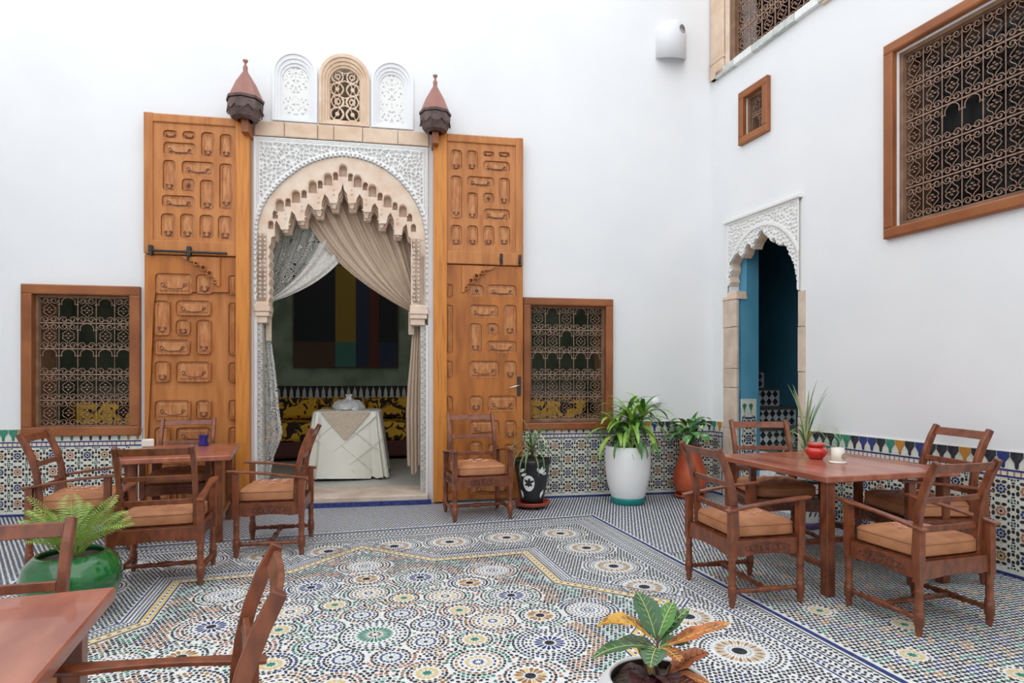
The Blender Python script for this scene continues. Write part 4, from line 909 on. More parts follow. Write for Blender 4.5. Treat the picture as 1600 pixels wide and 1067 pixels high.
# ================================================================ SMALL WALL FITTINGS
sc = thing('wall_sconce', 'white plaster half-round wall lamp high on the back wall', 'lamp', BW @ T(-.545, 0, 5.17))
b = MB(); prof = [(.0, .50), (.08, .49), (.14, .455), (.172, .40), (.185, .32), (.185, .0), (.172, .0), (.172, .31), (.13, .43), (.0, .47)]
b.lathe(prof, 28, a0=pi, a1=2 * pi)
b.v = [(x, y, z + (.07 * (1 + y / .185) - .02 if z < .05 else 0)) for x, y, z in b.v]
part('shade', b, ['white_plaster_lamp'], sc)
b = MB()
for k in range(19):
    rr = 0 if k == 0 else (.022 if k < 7 else .042); q = k * pi / 3 if k < 7 else k * pi / 6; a_ = -pi / 2 + .45 + (rr * cos(q)) / .187; z = .335 + rr * sin(q); b.bx(-.006, .006, -.001, .004, -.004, .004, 0)
    for i in range(len(b.v) - 8, len(b.v)):
        x, y, zz_ = b.v[i]; aa = a_ + x / .187; b.v[i] = ((.186 - y) * cos(aa), (.186 - y) * sin(aa), z + zz_ * 1.6)
part('pierced_holes', b, ['bronze'], sc, label='pierced rosette of small holes')
kn = MB(); kn.lathe([(.0, 0), (.062, 0), (.062, .02), (.045, .05), (.0, .06)], 16); kn.xf(Matrix.Rotation(pi / 2, 4, 'X'))
link('wall_junction_cap', kn.mesh('wall_junction_cap', ['white_plaster_lamp']), None, BW @ T(-.734, 0, 1.10), label='small round white cap on the wall above the leafy white pot', category='wall fitting')

# ================================================================ CHAIRS
def chair_meshes():
    Mx = {}
    W2, D2 = .27, .24
    def leg(front):
        m = MB(); ztop = .665 if front else .60
        m.bx(-.022, .022, -.022, .022, .30, ztop)
        m.lathe([(.013, 0), (.021, .03), (.020, .055), (.027, .062), (.028, .10), (.027, .134), (.022, .138), (.026, .148), (.020, .158), (.023, .20), (.020, .235), (.026, .245), (.021, .255), (.022, .30)], 10)
        return m.mesh('leg', ['chairwood'], .0)
    Mx['fleg'] = leg(True); Mx['rleg'] = leg(False)
    m = MB()
    path = [(0, .19, .40), (0, .195, .50), (0, .20, .60), (0, .212, .70), (0, .237, .80), (0, .275, .90), (0, .318, .985)]
    m.sweep(path, (1, 0, 0), .016, [.021, .021, .021, .021, .022, .022, .019]); Mx['stile'] = m.mesh('back_stile', ['chairwood'], .004)
    def rail(y, z, hh, lean, bow=.012):
        m = MB(); P = [(-.215 + .43 * k / 6, y + bow * (1 - ((k - 3) / 3) ** 2), z) for k in range(7)]
        n = len(P); vs = []
        for x, yy, zz in P:
            for a, b in ((-.009, -hh), (.009, -hh), (.009, hh), (-.009, hh)): vs.append((x, yy + a + lean * b, zz + b))
        fs = []
        for i in range(n - 1):
            for k in range(4): j = (k + 1) % 4; fs.append((i * 4 + k, i * 4 + j, i * 4 + 4 + j, i * 4 + 4 + k))
        fs += [(3, 2, 1, 0), (n * 4 - 4, n * 4 - 3, n * 4 - 2, n * 4 - 1)]
        m.add(vs, fs); return m.mesh('back_rail', ['chairwood'], .003)
    Mx['rails'] = [rail(.302, .945, .026, .45), rail(.222, .755, .017, .2), rail(.200, .585, .018, .05, .008)]
    m = MB()                                                 # paddle-shaped arm
    n = 9; vs = []
    for k in range(n):
        t = k / (n - 1); y = .285 - .595 * t; z = .602 + .066 * t + .008 * sin(pi * t); w = (.024, .028, .024, .021, .021, .023, .028, .033, .020)[k]
        for a, b in ((-1, -.008), (1, -.008), (1, .008), (-1, .008)): vs.append((a * w, y, z + b))
    fs = []
    for i in range(n - 1):
        for k in range(4): j = (k + 1) % 4; fs.append((i * 4 + k, i * 4 + j, i * 4 + 4 + j, i * 4 + 4 + k))
    fs += [(3, 2, 1, 0), (n * 4 - 4, n * 4 - 3, n * 4 - 2, n * 4 - 1)]
    m.add(vs, fs); Mx['arm'] = m.mesh('arm', ['chairwood'], .003)
    def apron(L, carved):
        m = MB(); prof = [(-L, .32)] + [(-L + 2 * L * k / 8, .305 + .022 * sin(pi * k / 8) - .0) for k in range(1, 8)] + [(L, .32), (L, .415), (-L, .415)]
        m.plate([prof], -.010, .010)
        if carved:
            for s in (-1, 1):
                for k in range(4): m.tube([(s * (.02 + k * .038 + .017 * cos(a)), -.0105, .366 + (.024 - .003 * k) * sin(a) * (1 if k % 2 else -1)) for a in [q * .7 for q in range(9)]], .005, 4, 1, sm=False)
                m.tube([(s * x, -.0105, z) for x, z in ((0, .40), (.05, .395), (.11, .385), (.17, .366), (.11, .347), (.05, .337), (0, .332))], .0045, 4, 1, sm=False)
            m.lathe([(0, -.014), (.014, 0), (0, .014)], 6, (0, -.009, .366), 1)
        return m.mesh('apron', ['chairwood', 'carved'], .002)
    Mx['ap_f'] = apron(W2 - .02, True); Mx['ap_b'] = apron(W2 - .02, False); Mx['ap_s'] = apron(D2 - .02, True)
    m = MB(); prof = [(.012, 0), (.014, .03), (.020, .045), (.013, .06), (.018, .10), (.013, .13), (.020, .145), (.017, .17), (.022, .23)]
    L = 2 * D2; full = prof + [(r, L - z) for r, z in prof[::-1]]
    m.lathe(full, 8); m.xf(Matrix.Translation((0, -D2, .10)) @ Matrix.Rotation(-pi / 2, 4, 'X')); Mx['str'] = m.mesh('side_stretcher', ['chairwood'])
    m = MB(); L = 2 * W2; full = [(.013, 0), (.013, .05), (.02, .07), (.014, .09), (.018, .17), (.014, .21), (.022, .25)]; full = full + [(r, L - z) for r, z in full[::-1]]
    m.lathe(full, 8); m.xf(Matrix.Translation((-W2, 0, .10)) @ Matrix.Rotation(pi / 2, 4, 'Y')); Mx['cross'] = m.mesh('cross_stretcher', ['chairwood'])
    # cushion
    m = MB(); nx = 14; a_, b_ = .243, .225; rows = []
    def sup(q, e=.22): c_, s_ = cos(q), sin(q); return (a_ * math.copysign(abs(c_) ** e, c_), b_ * math.copysign(abs(s_) ** e, s_))
    N = 40; prof = [(.0, .420), (.90, .420), (.985, .428), (1.0, .440), (1.0, .490), (.985, .502), (.93, .512), (.75, .526), (.45, .536), (.0, .540)]
    vs = []; 
    for s, z in prof:
        for k in range(N):
            x, y = sup(2 * pi * k / N); lump = .004 * sin(k * 1.7) * (1 if s > .5 else 0); vs.append((x * s, y * s - .012, z + lump * (z > .43)))
    fs = []; fm = []
    for i in range(len(prof) - 1):
        for k in range(N): j = (k + 1) % N; fs.append((i * N + k, i * N + j, (i + 1) * N + j, (i + 1) * N + k))
    m.add(vs, fs, 0, True)
    for zz in (.436, .496): m.tube([(sup(2 * pi * k / N)[0] * 1.0, sup(2 * pi * k / N)[1] * 1.0 - .012, zz) for k in range(N + 1)], .0035, 4, 1, cap=False)
    Mx['cushion'] = m.mesh('seat_cushion', ['leather', 'leather_seam'])
    m = MB(); pts = [(.0, .0)] + [(.095 * cos(k * pi / 3), .095 * sin(k * pi / 3)) for k in range(6)]
    for x, y in pts:
        rr = hypot(x, y); z = .5440 - rr * .045
        m.tube([(x + .023 * cos(q * pi / 4), y - .012 + .023 * sin(q * pi / 4), z) for q in range(9)], .0035, 4, 1, cap=False); m.lathe([(.015, 0), (.014, .003), (0, .005)], 8, (x, y - .012, z - .001), 0)
    Mx['emb'] = m.mesh('embroidery', ['red_thread', 'pink_thread'])
    m = MB(); m.bx(-.245, .245, -.215, .215, .405, .419); Mx['board'] = m.mesh('seat_board', ['chairwood'])
    return Mx
CM = chair_meshes(); W2, D2 = .27, .24
def chair(label, x, y, rot, s=1.0, group='carved wooden armchairs with leather cushions'):
    r = thing('armchair', label, 'chair', T(x, y, 0, rot) @ Matrix.Scale(s, 4), group)
    for sx in (-1, 1):
        link('leg', CM['fleg'], r, Matrix.Translation((sx * W2, -D2, 0))); link('leg', CM['rleg'], r, Matrix.Translation((sx * W2, D2, 0)))
        link('back_stile', CM['stile'], r, Matrix.Translation((sx * .232, 0, 0))); link('arm', CM['arm'], r, Matrix.Translation((sx * (W2 + .005), 0, 0)))
        link('apron', CM['ap_s'], r, Matrix.Translation((sx * (W2 - .004), 0, 0)) @ Matrix.Rotation(pi / 2 * sx, 4, 'Z')); link('side_stretcher', CM['str'], r, Matrix.Translation((sx * W2, 0, 0)))
    link('apron', CM['ap_f'], r, Matrix.Translation((0, -D2 - .004, 0))); link('apron', CM['ap_b'], r, Matrix.Translation((0, D2, 0)) @ Matrix.Rotation(pi, 4, 'Z'))
    link('cross_stretcher', CM['cross'], r, Matrix()); link('seat_board', CM['board'], r, Matrix())
    for k in CM['rails']: link('back_rail', k, r, Matrix())
    c = link('seat_cushion', CM['cushion'], r, Matrix(), label='tan leather seat cushion'); link('embroidery', CM['emb'], c, Matrix(), kind='stuff')
    return r
chair('armchair facing right at the far left, behind the leafy green bowl', -3.30, 4.62, 109, 1.0)
chair('armchair pushed in behind the left table, back against the door leaf', -3.15, 5.74, 17, 1.0)
chair('armchair seen squarely from behind at the near side of the left table', -2.40, 4.17, 197, .96)
chair('armchair facing left in front of the curtained archway', -1.942, 4.95, -79, 1.0)
chair('lone armchair standing against the right door leaf', -.354, 6.10, 16.6, 1.03)
chair('armchair at the bottom left corner, behind the nearest table', -1.64, 1.76, 20, .91)
chair('nearest armchair, only its curved back and one arm in view at the bottom', -.875, 1.457, -68, .91)
chair('armchair facing right at the left side of the right table', 1.50, 3.93, 102, .97)
chair('armchair at the far side of the right table, in front of the small arch', 2.19, 5.03, 0, 1.03)
chair('armchair between the right table and the tiled right wall', 2.90, 4.31, -88, 1.05)
chair('armchair seen from behind at the near side of the right table', 2.365, 3.52, 196.5, .955)

# ================================================================ TABLES
def table(label, x, y, rot, w, l, h, ins=.07, leg=.031):
    r = thing('courtyard_table', label, 'table', T(x, y, 0, rot), 'reddish wooden courtyard tables')
    b = MB(); b.bx(-w / 2, w / 2, -l / 2, l / 2, h - .042, h)
    part('tabletop', b, ['tabletop'], r, .006)
    for sx in (-1, 1):
        for sy in (-1, 1):
            b = MB(); X, Y = sx * (w / 2 - ins), sy * (l / 2 - ins); b.bx(X - leg, X + leg, Y - leg, Y + leg, 0, h - .042); part('leg', b, ['chairwood'], r, .004)
    a = l / 2 - ins; c = w / 2 - ins
    b = MB(); b.bx(-c, c, -.02, .02, .17, .205); part('stretcher', b, ['chairwood'], r, .003)
    for s in (-1, 1): b = MB(); b.bx(s * c - .016, s * c + .016, -a, a, .165, .20); part('stretcher', b, ['chairwood'], r, .003)
    return r
table('square reddish table on the right with a red pot on top', 2.335, 4.45, 15, 1.08, 1.16, .77)
table('reddish table at left with a blue glass on top, by the door leaf', -2.93, 5.40, 20, .83, 1.08, .74, .10)
table('reddish table cut off by the bottom left corner of the picture', -1.606, 1.257, 20, 1.1, 1.0, .72, .09)

# things on the tables
def lathe_thing(nm, label, cat, prof, m_, x, y, z, n=28, **k):
    b = MB(); b.lathe(prof, n); return link(nm, b.mesh(nm, [m_]), None, T(x, y, z), label=label, category=cat)
rx, ry = (2.318,4.587)
r = thing('red_lidded_pot', 'small glossy red lidded pot on the right table', 'pot', T(rx, ry, .771) @ Matrix.Diagonal((1.12, 1.12, 1.25, 1)))
b = MB(); b.lathe([(.0, 0), (.04, 0), (.045, .008), (.066, .03), (.072, .048), (.062, .066), (.046, .074), (.0, .074)], 28); part('bowl', b, ['red_glaze'], r)
b = MB(); b.lathe([(.044, .074), (.056, .080), (.058, .092), (.050, .098), (.03, .094), (.0, .094)], 28); part('lid', b, ['red_glaze'], r)
cx_, cy_ = (2.37,4.377)
r = thing('candle_holder', 'small white ceramic candle holder right of the red pot', 'candle holder', T(cx_, cy_, .771, 0) @ Matrix.Scale(1.08, 4))
b = MB(); b.lathe([(.0, 0), (.055, 0), (.056, .006), (.048, .012), (.0, .012)], 24); part('saucer', b, ['cream_glaze'], r)
b = MB(); b.lathe([(.036, .012), (.042, .02), (.041, .10), (.034, .10), (.036, .02), (.0, .02)], 24); part('cup', b, ['cream_glaze'], r)
b = MB(); b.lathe([(.0, .0), (.022, .0), (.022, .003), (0, .003)], 16, sm=False); b.xf(Matrix.Translation((.022, -.0385, .048)) @ Matrix.Rotation(radians(25), 4, 'Z') @ Matrix.Rotation(pi / 2, 4, 'X')); part('opening', b, ['wax'], r, label='round side opening')
bx_, by_ = (-2.966,5.785)
r = thing('blue_glass', 'cobalt blue glass tumbler on the left table', 'glass', T(bx_, by_, .741))
b = MB(); b.lathe([(.0, 0), (.045, 0), (.048, .01), (.036, .05), (.046, .095), (.049, .10), (.042, .10), (.034, .05), (.0, .02)], 10); part('body', b, ['cobalt'], r)
for k in range(5): b = MB(); b.lathe([(0, -.006), (.007, 0), (0, .006)], 6, (.046 * cos(k * 1.257), .046 * sin(k * 1.257), .103)); part('rim_bead', b, ['cobalt'], r)
nx_, ny_ = (-3.435,5.675)
r = thing('napkin_holder', 'small cream napkin holder at the left end of the left table', 'napkin holder', T(nx_, ny_, .741, 30))
b = MB(); b.bx(-.05, .05, -.035, .035, 0, .012); b.bx(-.05, .05, -.035, -.027, 0, .065); b.bx(-.05, .05, .027, .035, 0, .065); part('holder', b, ['cream_glaze'], r, .003)
b = MB(); b.bx(-.045, .045, -.024, .024, .012, .072); part('napkins', b, ['white_pot'], r, .002)

# ================================================================ PLANTS
def leaf_mb(path, widths, fold=.25, mi=0, vein=None, side=None, wav=0.0):
    m = MB(); P = [Vector(p) for p in path]; n = len(P); vs = []; up = Vector((0, 0, 1))
    for i, p in enumerate(P):
        t = (P[min(i + 1, n - 1)] - P[max(i - 1, 0)]).normalized(); s = t.cross(up)
        s = s.normalized() if s.length > .05 else Vector(side or (1, 0, 0))
        if i and s.dot(ps) < 0: s = -s
        ps = s; nr = s.cross(t).normalized(); w = widths[i]; lift = nr * (w * fold + wav * sin(i * 2.1) * w)
        vs += [p - s * w + lift, p, p + s * w + nr * (w * fold - wav * sin(i * 2.1) * w)]
    fs = []
    for i in range(n - 1): a = i * 3; fs += [(a, a + 1, a + 4, a + 3), (a + 1, a + 2, a + 5, a + 4)]
    m.add(vs, fs, mi, True)
    if vein is not None: m.tube([p + Vector((0, 0, .0012)) for p in P], .0022, 4, vein)
    return m
def arc_path(base, az, el, L, droop, n=8):
    p = Vector(base); pts = [p.copy()]; e = el
    for k in range(n):
        d = Vector((cos(az) * cos(e), sin(az) * cos(e), sin(e))); p = p + d * (L / n); pts.append(p.copy()); e -= droop / n * (1 + k / n)
    return pts
def keep_off(x, y, pts, m=.03):                          # bend leaf points away from the two walls
    out = []
    for p in pts:
        X, Y = p.x + x - 2.44, p.y + y - 7.33
        d = X * -.1719 + Y * .9851 + m
        if d > 0: p = p - Vector((-.1719, .9851, 0)) * d
        X, Y = p.x + x - 2.44, p.y + y - 7.33; d = X * .9478 + Y * .319 + m
        if d > 0: p = p - Vector((.9478, .319, 0)) * d
        out.append(p)
    return out
def strap(n, w): return [w * max(.04, sin(pi * min(1, (k + .6) / (n + .8))) ** .6) * (1 - .25 * k / n) for k in range(n + 1)]
def plant_thing(nm, label, x, y, z=0): return thing(nm, label, 'potted plant', T(x, y, z))
def soil(r, R, z): b = MB(); b.lathe([(R, z - .03), (R, z), (R * .5, z + .008), (0, z + .01)], 20); part('soil', b, ['soil'], r)

# tall white pot with corn plant
r = plant_thing('potted_corn_plant', 'tall white pot with a lush lime-green corn plant, teal foot', 1.29, 6.70)
b = MB(); b.lathe([(.155, .035), (.185, .08), (.225, .22), (.248, .38), (.252, .52), (.246, .635), (.236, .64), (.230, .63), (.235, .5), (0, .5)], 40); part('pot', b, ['white_pot'], r)
b = MB(); b.lathe([(0, 0), (.165, 0), (.178, .012), (.192, .06), (.188, .075), (.16, .05)], 40); part('pot_foot', b, ['teal_pot'], r, label='teal painted foot')
soil(r, .228, .60)
rd = random.Random(11)
for c_, (ox, oy, oz, n, L) in enumerate(((-.12, .0, .84, 24, .42), (.03, -.06, .92, 24, .42), (.17, .03, .98, 24, .44), (.02, .08, 1.0, 18, .40))):
    b = MB(); b.tube([(ox * .4, oy * .4, .58), (ox * .8, oy * .8, oz - .1), (ox, oy, oz)], [.016, .014, .012], 8); part('stem', b, ['stem_green'], r)
    for k in range(n):
        az = k * 2.4 + rd.uniform(-.3, .3); el = 1.25 - 1.5 * (k / n) + rd.uniform(-.15, .15); l = L * rd.uniform(.75, 1.1); P = arc_path((ox, oy, oz - .10 * k / n), az, el, l, .85 + .6 * rd.random())
        part('leaf', leaf_mb(keep_off(1.29, 6.7, P), strap(8, .031), .22), ['leaf_lime' if rd.random() < .8 else 'leaf_green'], r)
for k in range(4): P = arc_path((-.06 + .08 * k, -.1, .70), -pi / 2 + rd.uniform(-.8, .8), .1, .33, 1.5); part('leaf', leaf_mb(keep_off(1.29, 6.7, P), strap(8, .022), .2), ['leaf_green'], r)

# terracotta vase with dieffenbachia
r = plant_thing('potted_dumb_cane', 'rounded terracotta vase with a mottled green dumb cane', 2.07, 7.00)
b = MB(); b.lathe([(0, .045), (.13, .045), (.175, .12), (.195, .21), (.185, .30), (.145, .42), (.118, .52), (.122, .58), (.135, .60), (.122, .60), (.108, .56), (0, .55)], 36); part('pot', b, ['terracotta'], r)
b = MB(); b.lathe([(0, .02), (.17, .02), (.18, .045), (.165, .045), (.16, .035), (0, .035)], 28); part('saucer', b, ['terracotta'], r)
for k in range(4): b = MB(); b.lathe([(0, -.016), (.014, -.008), (.014, .008), (0, .016)], 8, (.12 * cos(k * pi / 2 + .7), .12 * sin(k * pi / 2 + .7), .016)); part('caster', b, ['t_black'], r)
for s in range(4): b = MB(); b.tube([(0, 0, .55), (.05 * cos(s * 2), .04 * sin(s * 2), .72 + .04 * s)], .012, 6); part('stem', b, ['stem_green'], r)
for k in range(26):
    az = k * 2.399; el = 1.1 - 1.2 * ((k * 7) % 26) / 26; o = (.05 * cos(az), .05 * sin(az), .68 + .11 * rd.random() + .05 * (el > .6)); P = arc_path(o, az, el, rd.uniform(.22, .31), 1.3, 6)
    part('leaf', leaf_mb(keep_off(2.07, 7.0, P), [.006, .032, .050, .055, .045, .026, .003], .15, wav=.08), ['leaf_mottled' if k % 4 else 'leaf_green'], r)
P = arc_path((.03, 0, .80), .3, 1.35, .22, .3, 6); part('leaf', leaf_mb(keep_off(2.07, 7.0, P), [.006, .02, .03, .035, .03, .018, .003], .6), ['leaf_green'], r)

# black pot with painted leaves and spiky plant
r = plant_thing('potted_dragon_plant', 'black pot painted with white leaves on a red saucer, thin arching plant', .215, 6.46)
pot_r = lambda z: .125 + (z - .06) * (.075 / .46)
b = MB(); b.lathe([(0, .06), (.122, .06), (.128, .10), (.165, .30), (.192, .47), (.205, .475), (.206, .52), (.196, .525), (.185, .50), (0, .49)], 36); part('pot', b, ['black_pot'], r)
soil(r, .18, .50)
b = MB(); b.lathe([(0, .035), (.175, .035), (.19, .06), (.195, .075), (.182, .075), (.17, .05), (0, .05)], 32); part('saucer', b, ['red_plastic'], r, label='red plastic saucer')
for k in range(4): b = MB(); b.lathe([(0, -.018), (.018, -.010), (.018, .010), (0, .018)], 8, (.14 * cos(k * pi / 2 + .5), .14 * sin(k * pi / 2 + .5), .018)); part('caster', b, ['t_black'], r)
def wrap(m, pts, rf, mi=0, off=.002, c=(0, 0)):
    t = tessellate_polygon([[Vector((p[0], p[1], 0)) for p in pts]]); m.add([((rf(z) + off) * cos(a), (rf(z) + off) * sin(a), z) for a, z in pts], [tuple(q) for q in t], mi)
def pleaf(a, z, ang, L, w, n=5): return [(a + (x * cos(ang) - y * sin(ang)) / .17, z + x * sin(ang) + y * cos(ang)) for x, y in [(L * k / n, w * sin(pi * k / n)) for k in range(n + 1)] + [(L * k / n, -w * sin(pi * k / n)) for k in range(n - 1, 0, -1)]]
b = MB(); a0 = -pi / 2 - .25
for k in range(18):                                        # white oval as a fan of strips hugging the pot
    q0, q1 = -1 + 2 * k / 18, -1 + 2 * (k + 1) / 18; w0, w1 = .085 * sqrt(max(0, 1 - q0 * q0)), .085 * sqrt(max(0, 1 - q1 * q1)); zc = .285
    wrap(b, [(a0 + q0 * .38, zc - w0), (a0 + q1 * .38, zc - w1), (a0 + q1 * .38, zc + w1 + 1e-4), (a0 + q0 * .38, zc + w0 + 1e-4)], pot_r, 0, .003)
for an, L in ((.5, .07), (1.4, .06), (2.4, .065), (-.6, .05), (3.6, .05), (-1.6, .04)): wrap(b, pleaf(a0, .285, an, L, .014), pot_r, 1, .005)
for aa, zz, an in ((a0 + .75, .39, .7), (a0 + .75, .39, 2.2), (a0 + .75, .39, 1.4), (a0 + .78, .39, -.1), (a0 - .55, .40, .6), (a0 - .5, .36, .4), (a0 + .95, .14, 1.2), (a0 + .9, .12, 1.5), (a0 - .5, .14, 1.9), (a0 - .55, .12, 1.5)): wrap(b, pleaf(aa, zz, an, .075, .016), pot_r, 0, .003)
part('painted_leaves', b, ['white_pot', 'black_pot'], r, label='white painted leaf decoration')
b = MB(); b.tube([(0, 0, .48), (.005, 0, .66)], .014, 8); part('stem', b, ['stem_wood'], r)
for k in range(46):
    az = k * 2.4 + rd.uniform(-.3, .3); el = 1.45 - 1.1 * k / 46 + rd.uniform(-.1, .1); P = arc_path((0, 0, .66 - .12 * k / 46), az, el, rd.uniform(.32, .58), 1.3 + 1.0 * rd.random(), 9)
    part('leaf', leaf_mb(keep_off(0.215, 6.46, P), strap(9, .0095), .2), [('leaf_olive', 'leaf_olive', 'leaf_pale', 'leaf_green')[k % 4]], r)

# white banded pot with spiky dracaena behind the right table
r = plant_thing('potted_dracaena', 'white pot with black sprigs and purple foot holding a spiky dracaena', 2.745, 5.62)
pr = lambda z: .118 + (z - .04) * (.062 / .44)
b = MB(); b.lathe([(.115, .05), (.122, .08), (.15, .28), (.168, .40), (.176, .50), (.184, .505), (.185, .545), (.176, .548), (.165, .53), (0, .52)], 36); part('pot', b, ['white_pot'], r)
b = MB(); b.lathe([(0, 0), (.125, 0), (.13, .012), (.135, .055), (.118, .058)], 32); part('pot_foot', b, ['purple_pot'], r, label='purple foot')
b = MB(); b.lathe([(.1735, .425), (.1765, .428), (.1785, .458), (.175, .46)], 36); part('black_band', b, ['black_pot'], r)
b = MB(); b.lathe([(.1665, .375), (.1675, .377), (.1672, .381)], 36); b.lathe([(.148, .225), (.149, .227), (.1488, .231)], 36)
pr2 = lambda z: .1225 + (z - .08) * .142
for k in range(9):
    a = -pi / 2 - .9 + k * .3; wrap(b, pleaf(a, .26 + .05 * (k % 2), .5 + .5 * (k % 3), .06, .011), pr2, 0, .004); wrap(b, pleaf(a, .30, 2.4, .045, .009), pr2, 0, .004)
    wrap(b, [(a, .24), (a + .01, .24), (a + .10, .34), (a + .09, .34)], pr2, 0, .004)
for k in range(4): wrap(b, pleaf(-pi / 2 - .6 + .35 * k, .11, 1.2, .07, .010), pr2, 0, .004)
part('painted_sprigs', b, ['black_pot'], r, label='black painted sprigs')
b = MB(); b.tube([(0, 0, .5), (0, 0, .76)], .018, 8); part('stem', b, ['leaf_olive'], r)
for k in range(44):
    az = k * 2.4 + rd.uniform(-.3, .3); el = 1.5 - 1.35 * k / 44 + rd.uniform(-.08, .08); P = arc_path((0, 0, .80 - .16 * k / 44), az, el, rd.uniform(.36, .62), (.25 if k < 9 else 1.2 + .8 * rd.random()), 9)
    part('leaf', leaf_mb(keep_off(2.745, 5.62, P), strap(9, .011 if k < 14 else .007), .25), [('leaf_olive', 'leaf_pale', 'leaf_green')[k % 3]], r)

# glazed green bowl with fern
r = plant_thing('potted_fern', 'glossy green glazed bowl with a feathery fern', -2.56, 3.50)
b = MB(); b.lathe([(0, 0), (.15, 0), (.17, .02), (.22, .10), (.250, .19), (.251, .25), (.228, .32), (.185, .365), (.165, .375), (.157, .365), (.165, .34), (.175, .32), (0, .32)], 48); part('bowl', b, ['green_glaze'], r)
soil(r, .172, .34)
rd = random.Random(4)
for k in range(30):
    az = k * 2.4 + rd.uniform(-.2, .2); el = 1.50 - .50 * (k / 30) + rd.uniform(-.08, .08); L = rd.uniform(.33, .44) * (1 - .3 * k / 30); P = arc_path((.04 * cos(az), .04 * sin(az), .345), az, el, L, .45 + .6 * rd.random(), 12)
    m = MB(); m.tube(P, [.0035 * (1 - .7 * i / 12) for i in range(13)], 4)
    for i in range(4, 13):
        for hf in (0, .5):
            p = P[i] * (1 - hf) + P[i - 1] * hf; t = (P[i] - P[i - 1]).normalized(); s = t.cross(Vector((0, 0, 1))); s = s.normalized() if s.length > .1 else Vector((1, 0, 0)); ll = .085 * sin(pi * ((i - hf - 1.6) / 11.6)) ** .8 + .008
            for sd in (-1, 1):
                q = p + (s * sd + t * .55).normalized() * ll - Vector((0, 0, ll * .25)); mid = (p + q) / 2 + Vector((0, 0, .006)); w = t * .0045
                m.add([p, mid - w, q, mid + w], [(0, 1, 2, 3)], 0)
    part('frond', m, ['fern_frond' if k % 3 else 'leaf_lime'], r)

# white bowl with croton at the bottom edge
r = plant_thing('potted_croton', 'white round bowl with a red and yellow croton at the bottom edge', .485, 2.017)
b = MB(); b.lathe([(0, 0), (.13, 0), (.16, .02), (.215, .10), (.232, .19), (.222, .28), (.190, .35), (.165, .378), (.156, .38), (.152, .37), (.165, .33), (0, .32)], 48); part('bowl', b, ['white_pot'], r)
b = MB(); b.lathe([(.150, .372), (.160, .34), (.168, .33)], 36); part('dark_inner_wall', b, ['soil'], r)  # dark ring over the bowl's inner wall below the rim
soil(r, .168, .34)
b = MB(); b.tube([(.01, 0, .33), (.0, .01, .43), (.005, .0, .52)], [.008, .006, .005], 8); b.tube([(-.02, .0, .33), (-.04, .02, .44)], .004, 6); b.tube([(.02, 0, .33), (.05, .01, .42)], .004, 6); part('stem', b, ['stem_wood'], r)
CL = [((0, .01, .50), 2.0, 1.15, .17, .5, .036, 'leaf_deep', 'leaf_vein'), ((.005, .01, .50), .8, .95, .15, .4, .026, 'leaf_green', 'leaf_vein'), ((.005, .01, .49), .45, .75, .17, .3, .024, 'leaf_deep', 'leaf_vein'),
      ((0, 0, .485), 3.0, .95, .24, 1.35, .036, 'leaf_gold', 'vein_gold'), ((0, 0, .475), 3.5, .35, .25, .6, .026, 'leaf_deep', 'leaf_vein'), ((0, -.01, .48), -2.0, .4, .12, 1.0, .03, 'leaf_deep', 'leaf_vein'), ((0, .0, .48), 2.7, .2, .15, .5, .028, 'leaf_deep', 'leaf_vein'),
      ((.01, 0, .475), -.1, .45, .25, .10, .032, 'leaf_orange', 'vein_gold'), ((.01, 0, .48), -1.1, .15, .10, .4, .024, 'leaf_orange', 'vein_gold'), ((.01, 0, .48), .3, .3, .12, .6, .03, 'leaf_green', 'leaf_vein'),
      ((.03, 0, .38), .1, .75, .17, .5, .036, 'leaf_orange', 'leaf_orange'), ((.02, -.01, .37), -.25, .45, .17, .9, .026, 'leaf_orange', 'vein_gold'), ((-.01, -.01, .37), -2.3, .9, .15, 1.6, .034, 'leaf_maroon', 'leaf_maroon'), ((.0, -.02, .36), -1.4, 1.1, .15, 1.2, .036, 'leaf_maroon', 'leaf_maroon'),
      ((-.02, 0, .37), 2.9, .8, .12, 1.3, .024, 'leaf_maroon', 'leaf_maroon'), ((-.01, .02, .37), 2.2, 1.2, .13, .5, .018, 'leaf_gold', 'vein_gold'), ((.02, -.02, .35), -.9, .9, .14, 1.0, .03, 'leaf_maroon', 'leaf_orange')]
for o, az, el, L, dr_, w, m1, m2 in CL:
    P = arc_path(o, az, el, L, dr_, 8); pet = Vector(o); m = leaf_mb(P, [w * 1.28 * q for q in (.06, .40, .78, 1, 1.08, 1.05, .9, .62, .08)], .18, vein=1, wav=.10)
    for k in range(2, 8):
        t = (P[k] - P[k - 1]).normalized(); s = t.cross(Vector((0, 0, 1))).normalized()
        for sd in (-1, 1): e = P[k] + (s * sd * .8 + t * .5) * w * .8 + Vector((0, 0, w * .16)); m.tube([P[k] + Vector((0, 0, .002)), e + Vector((0, 0, .002))], .0013, 3, 1)
    part('leaf', m, [m1, m2], r)

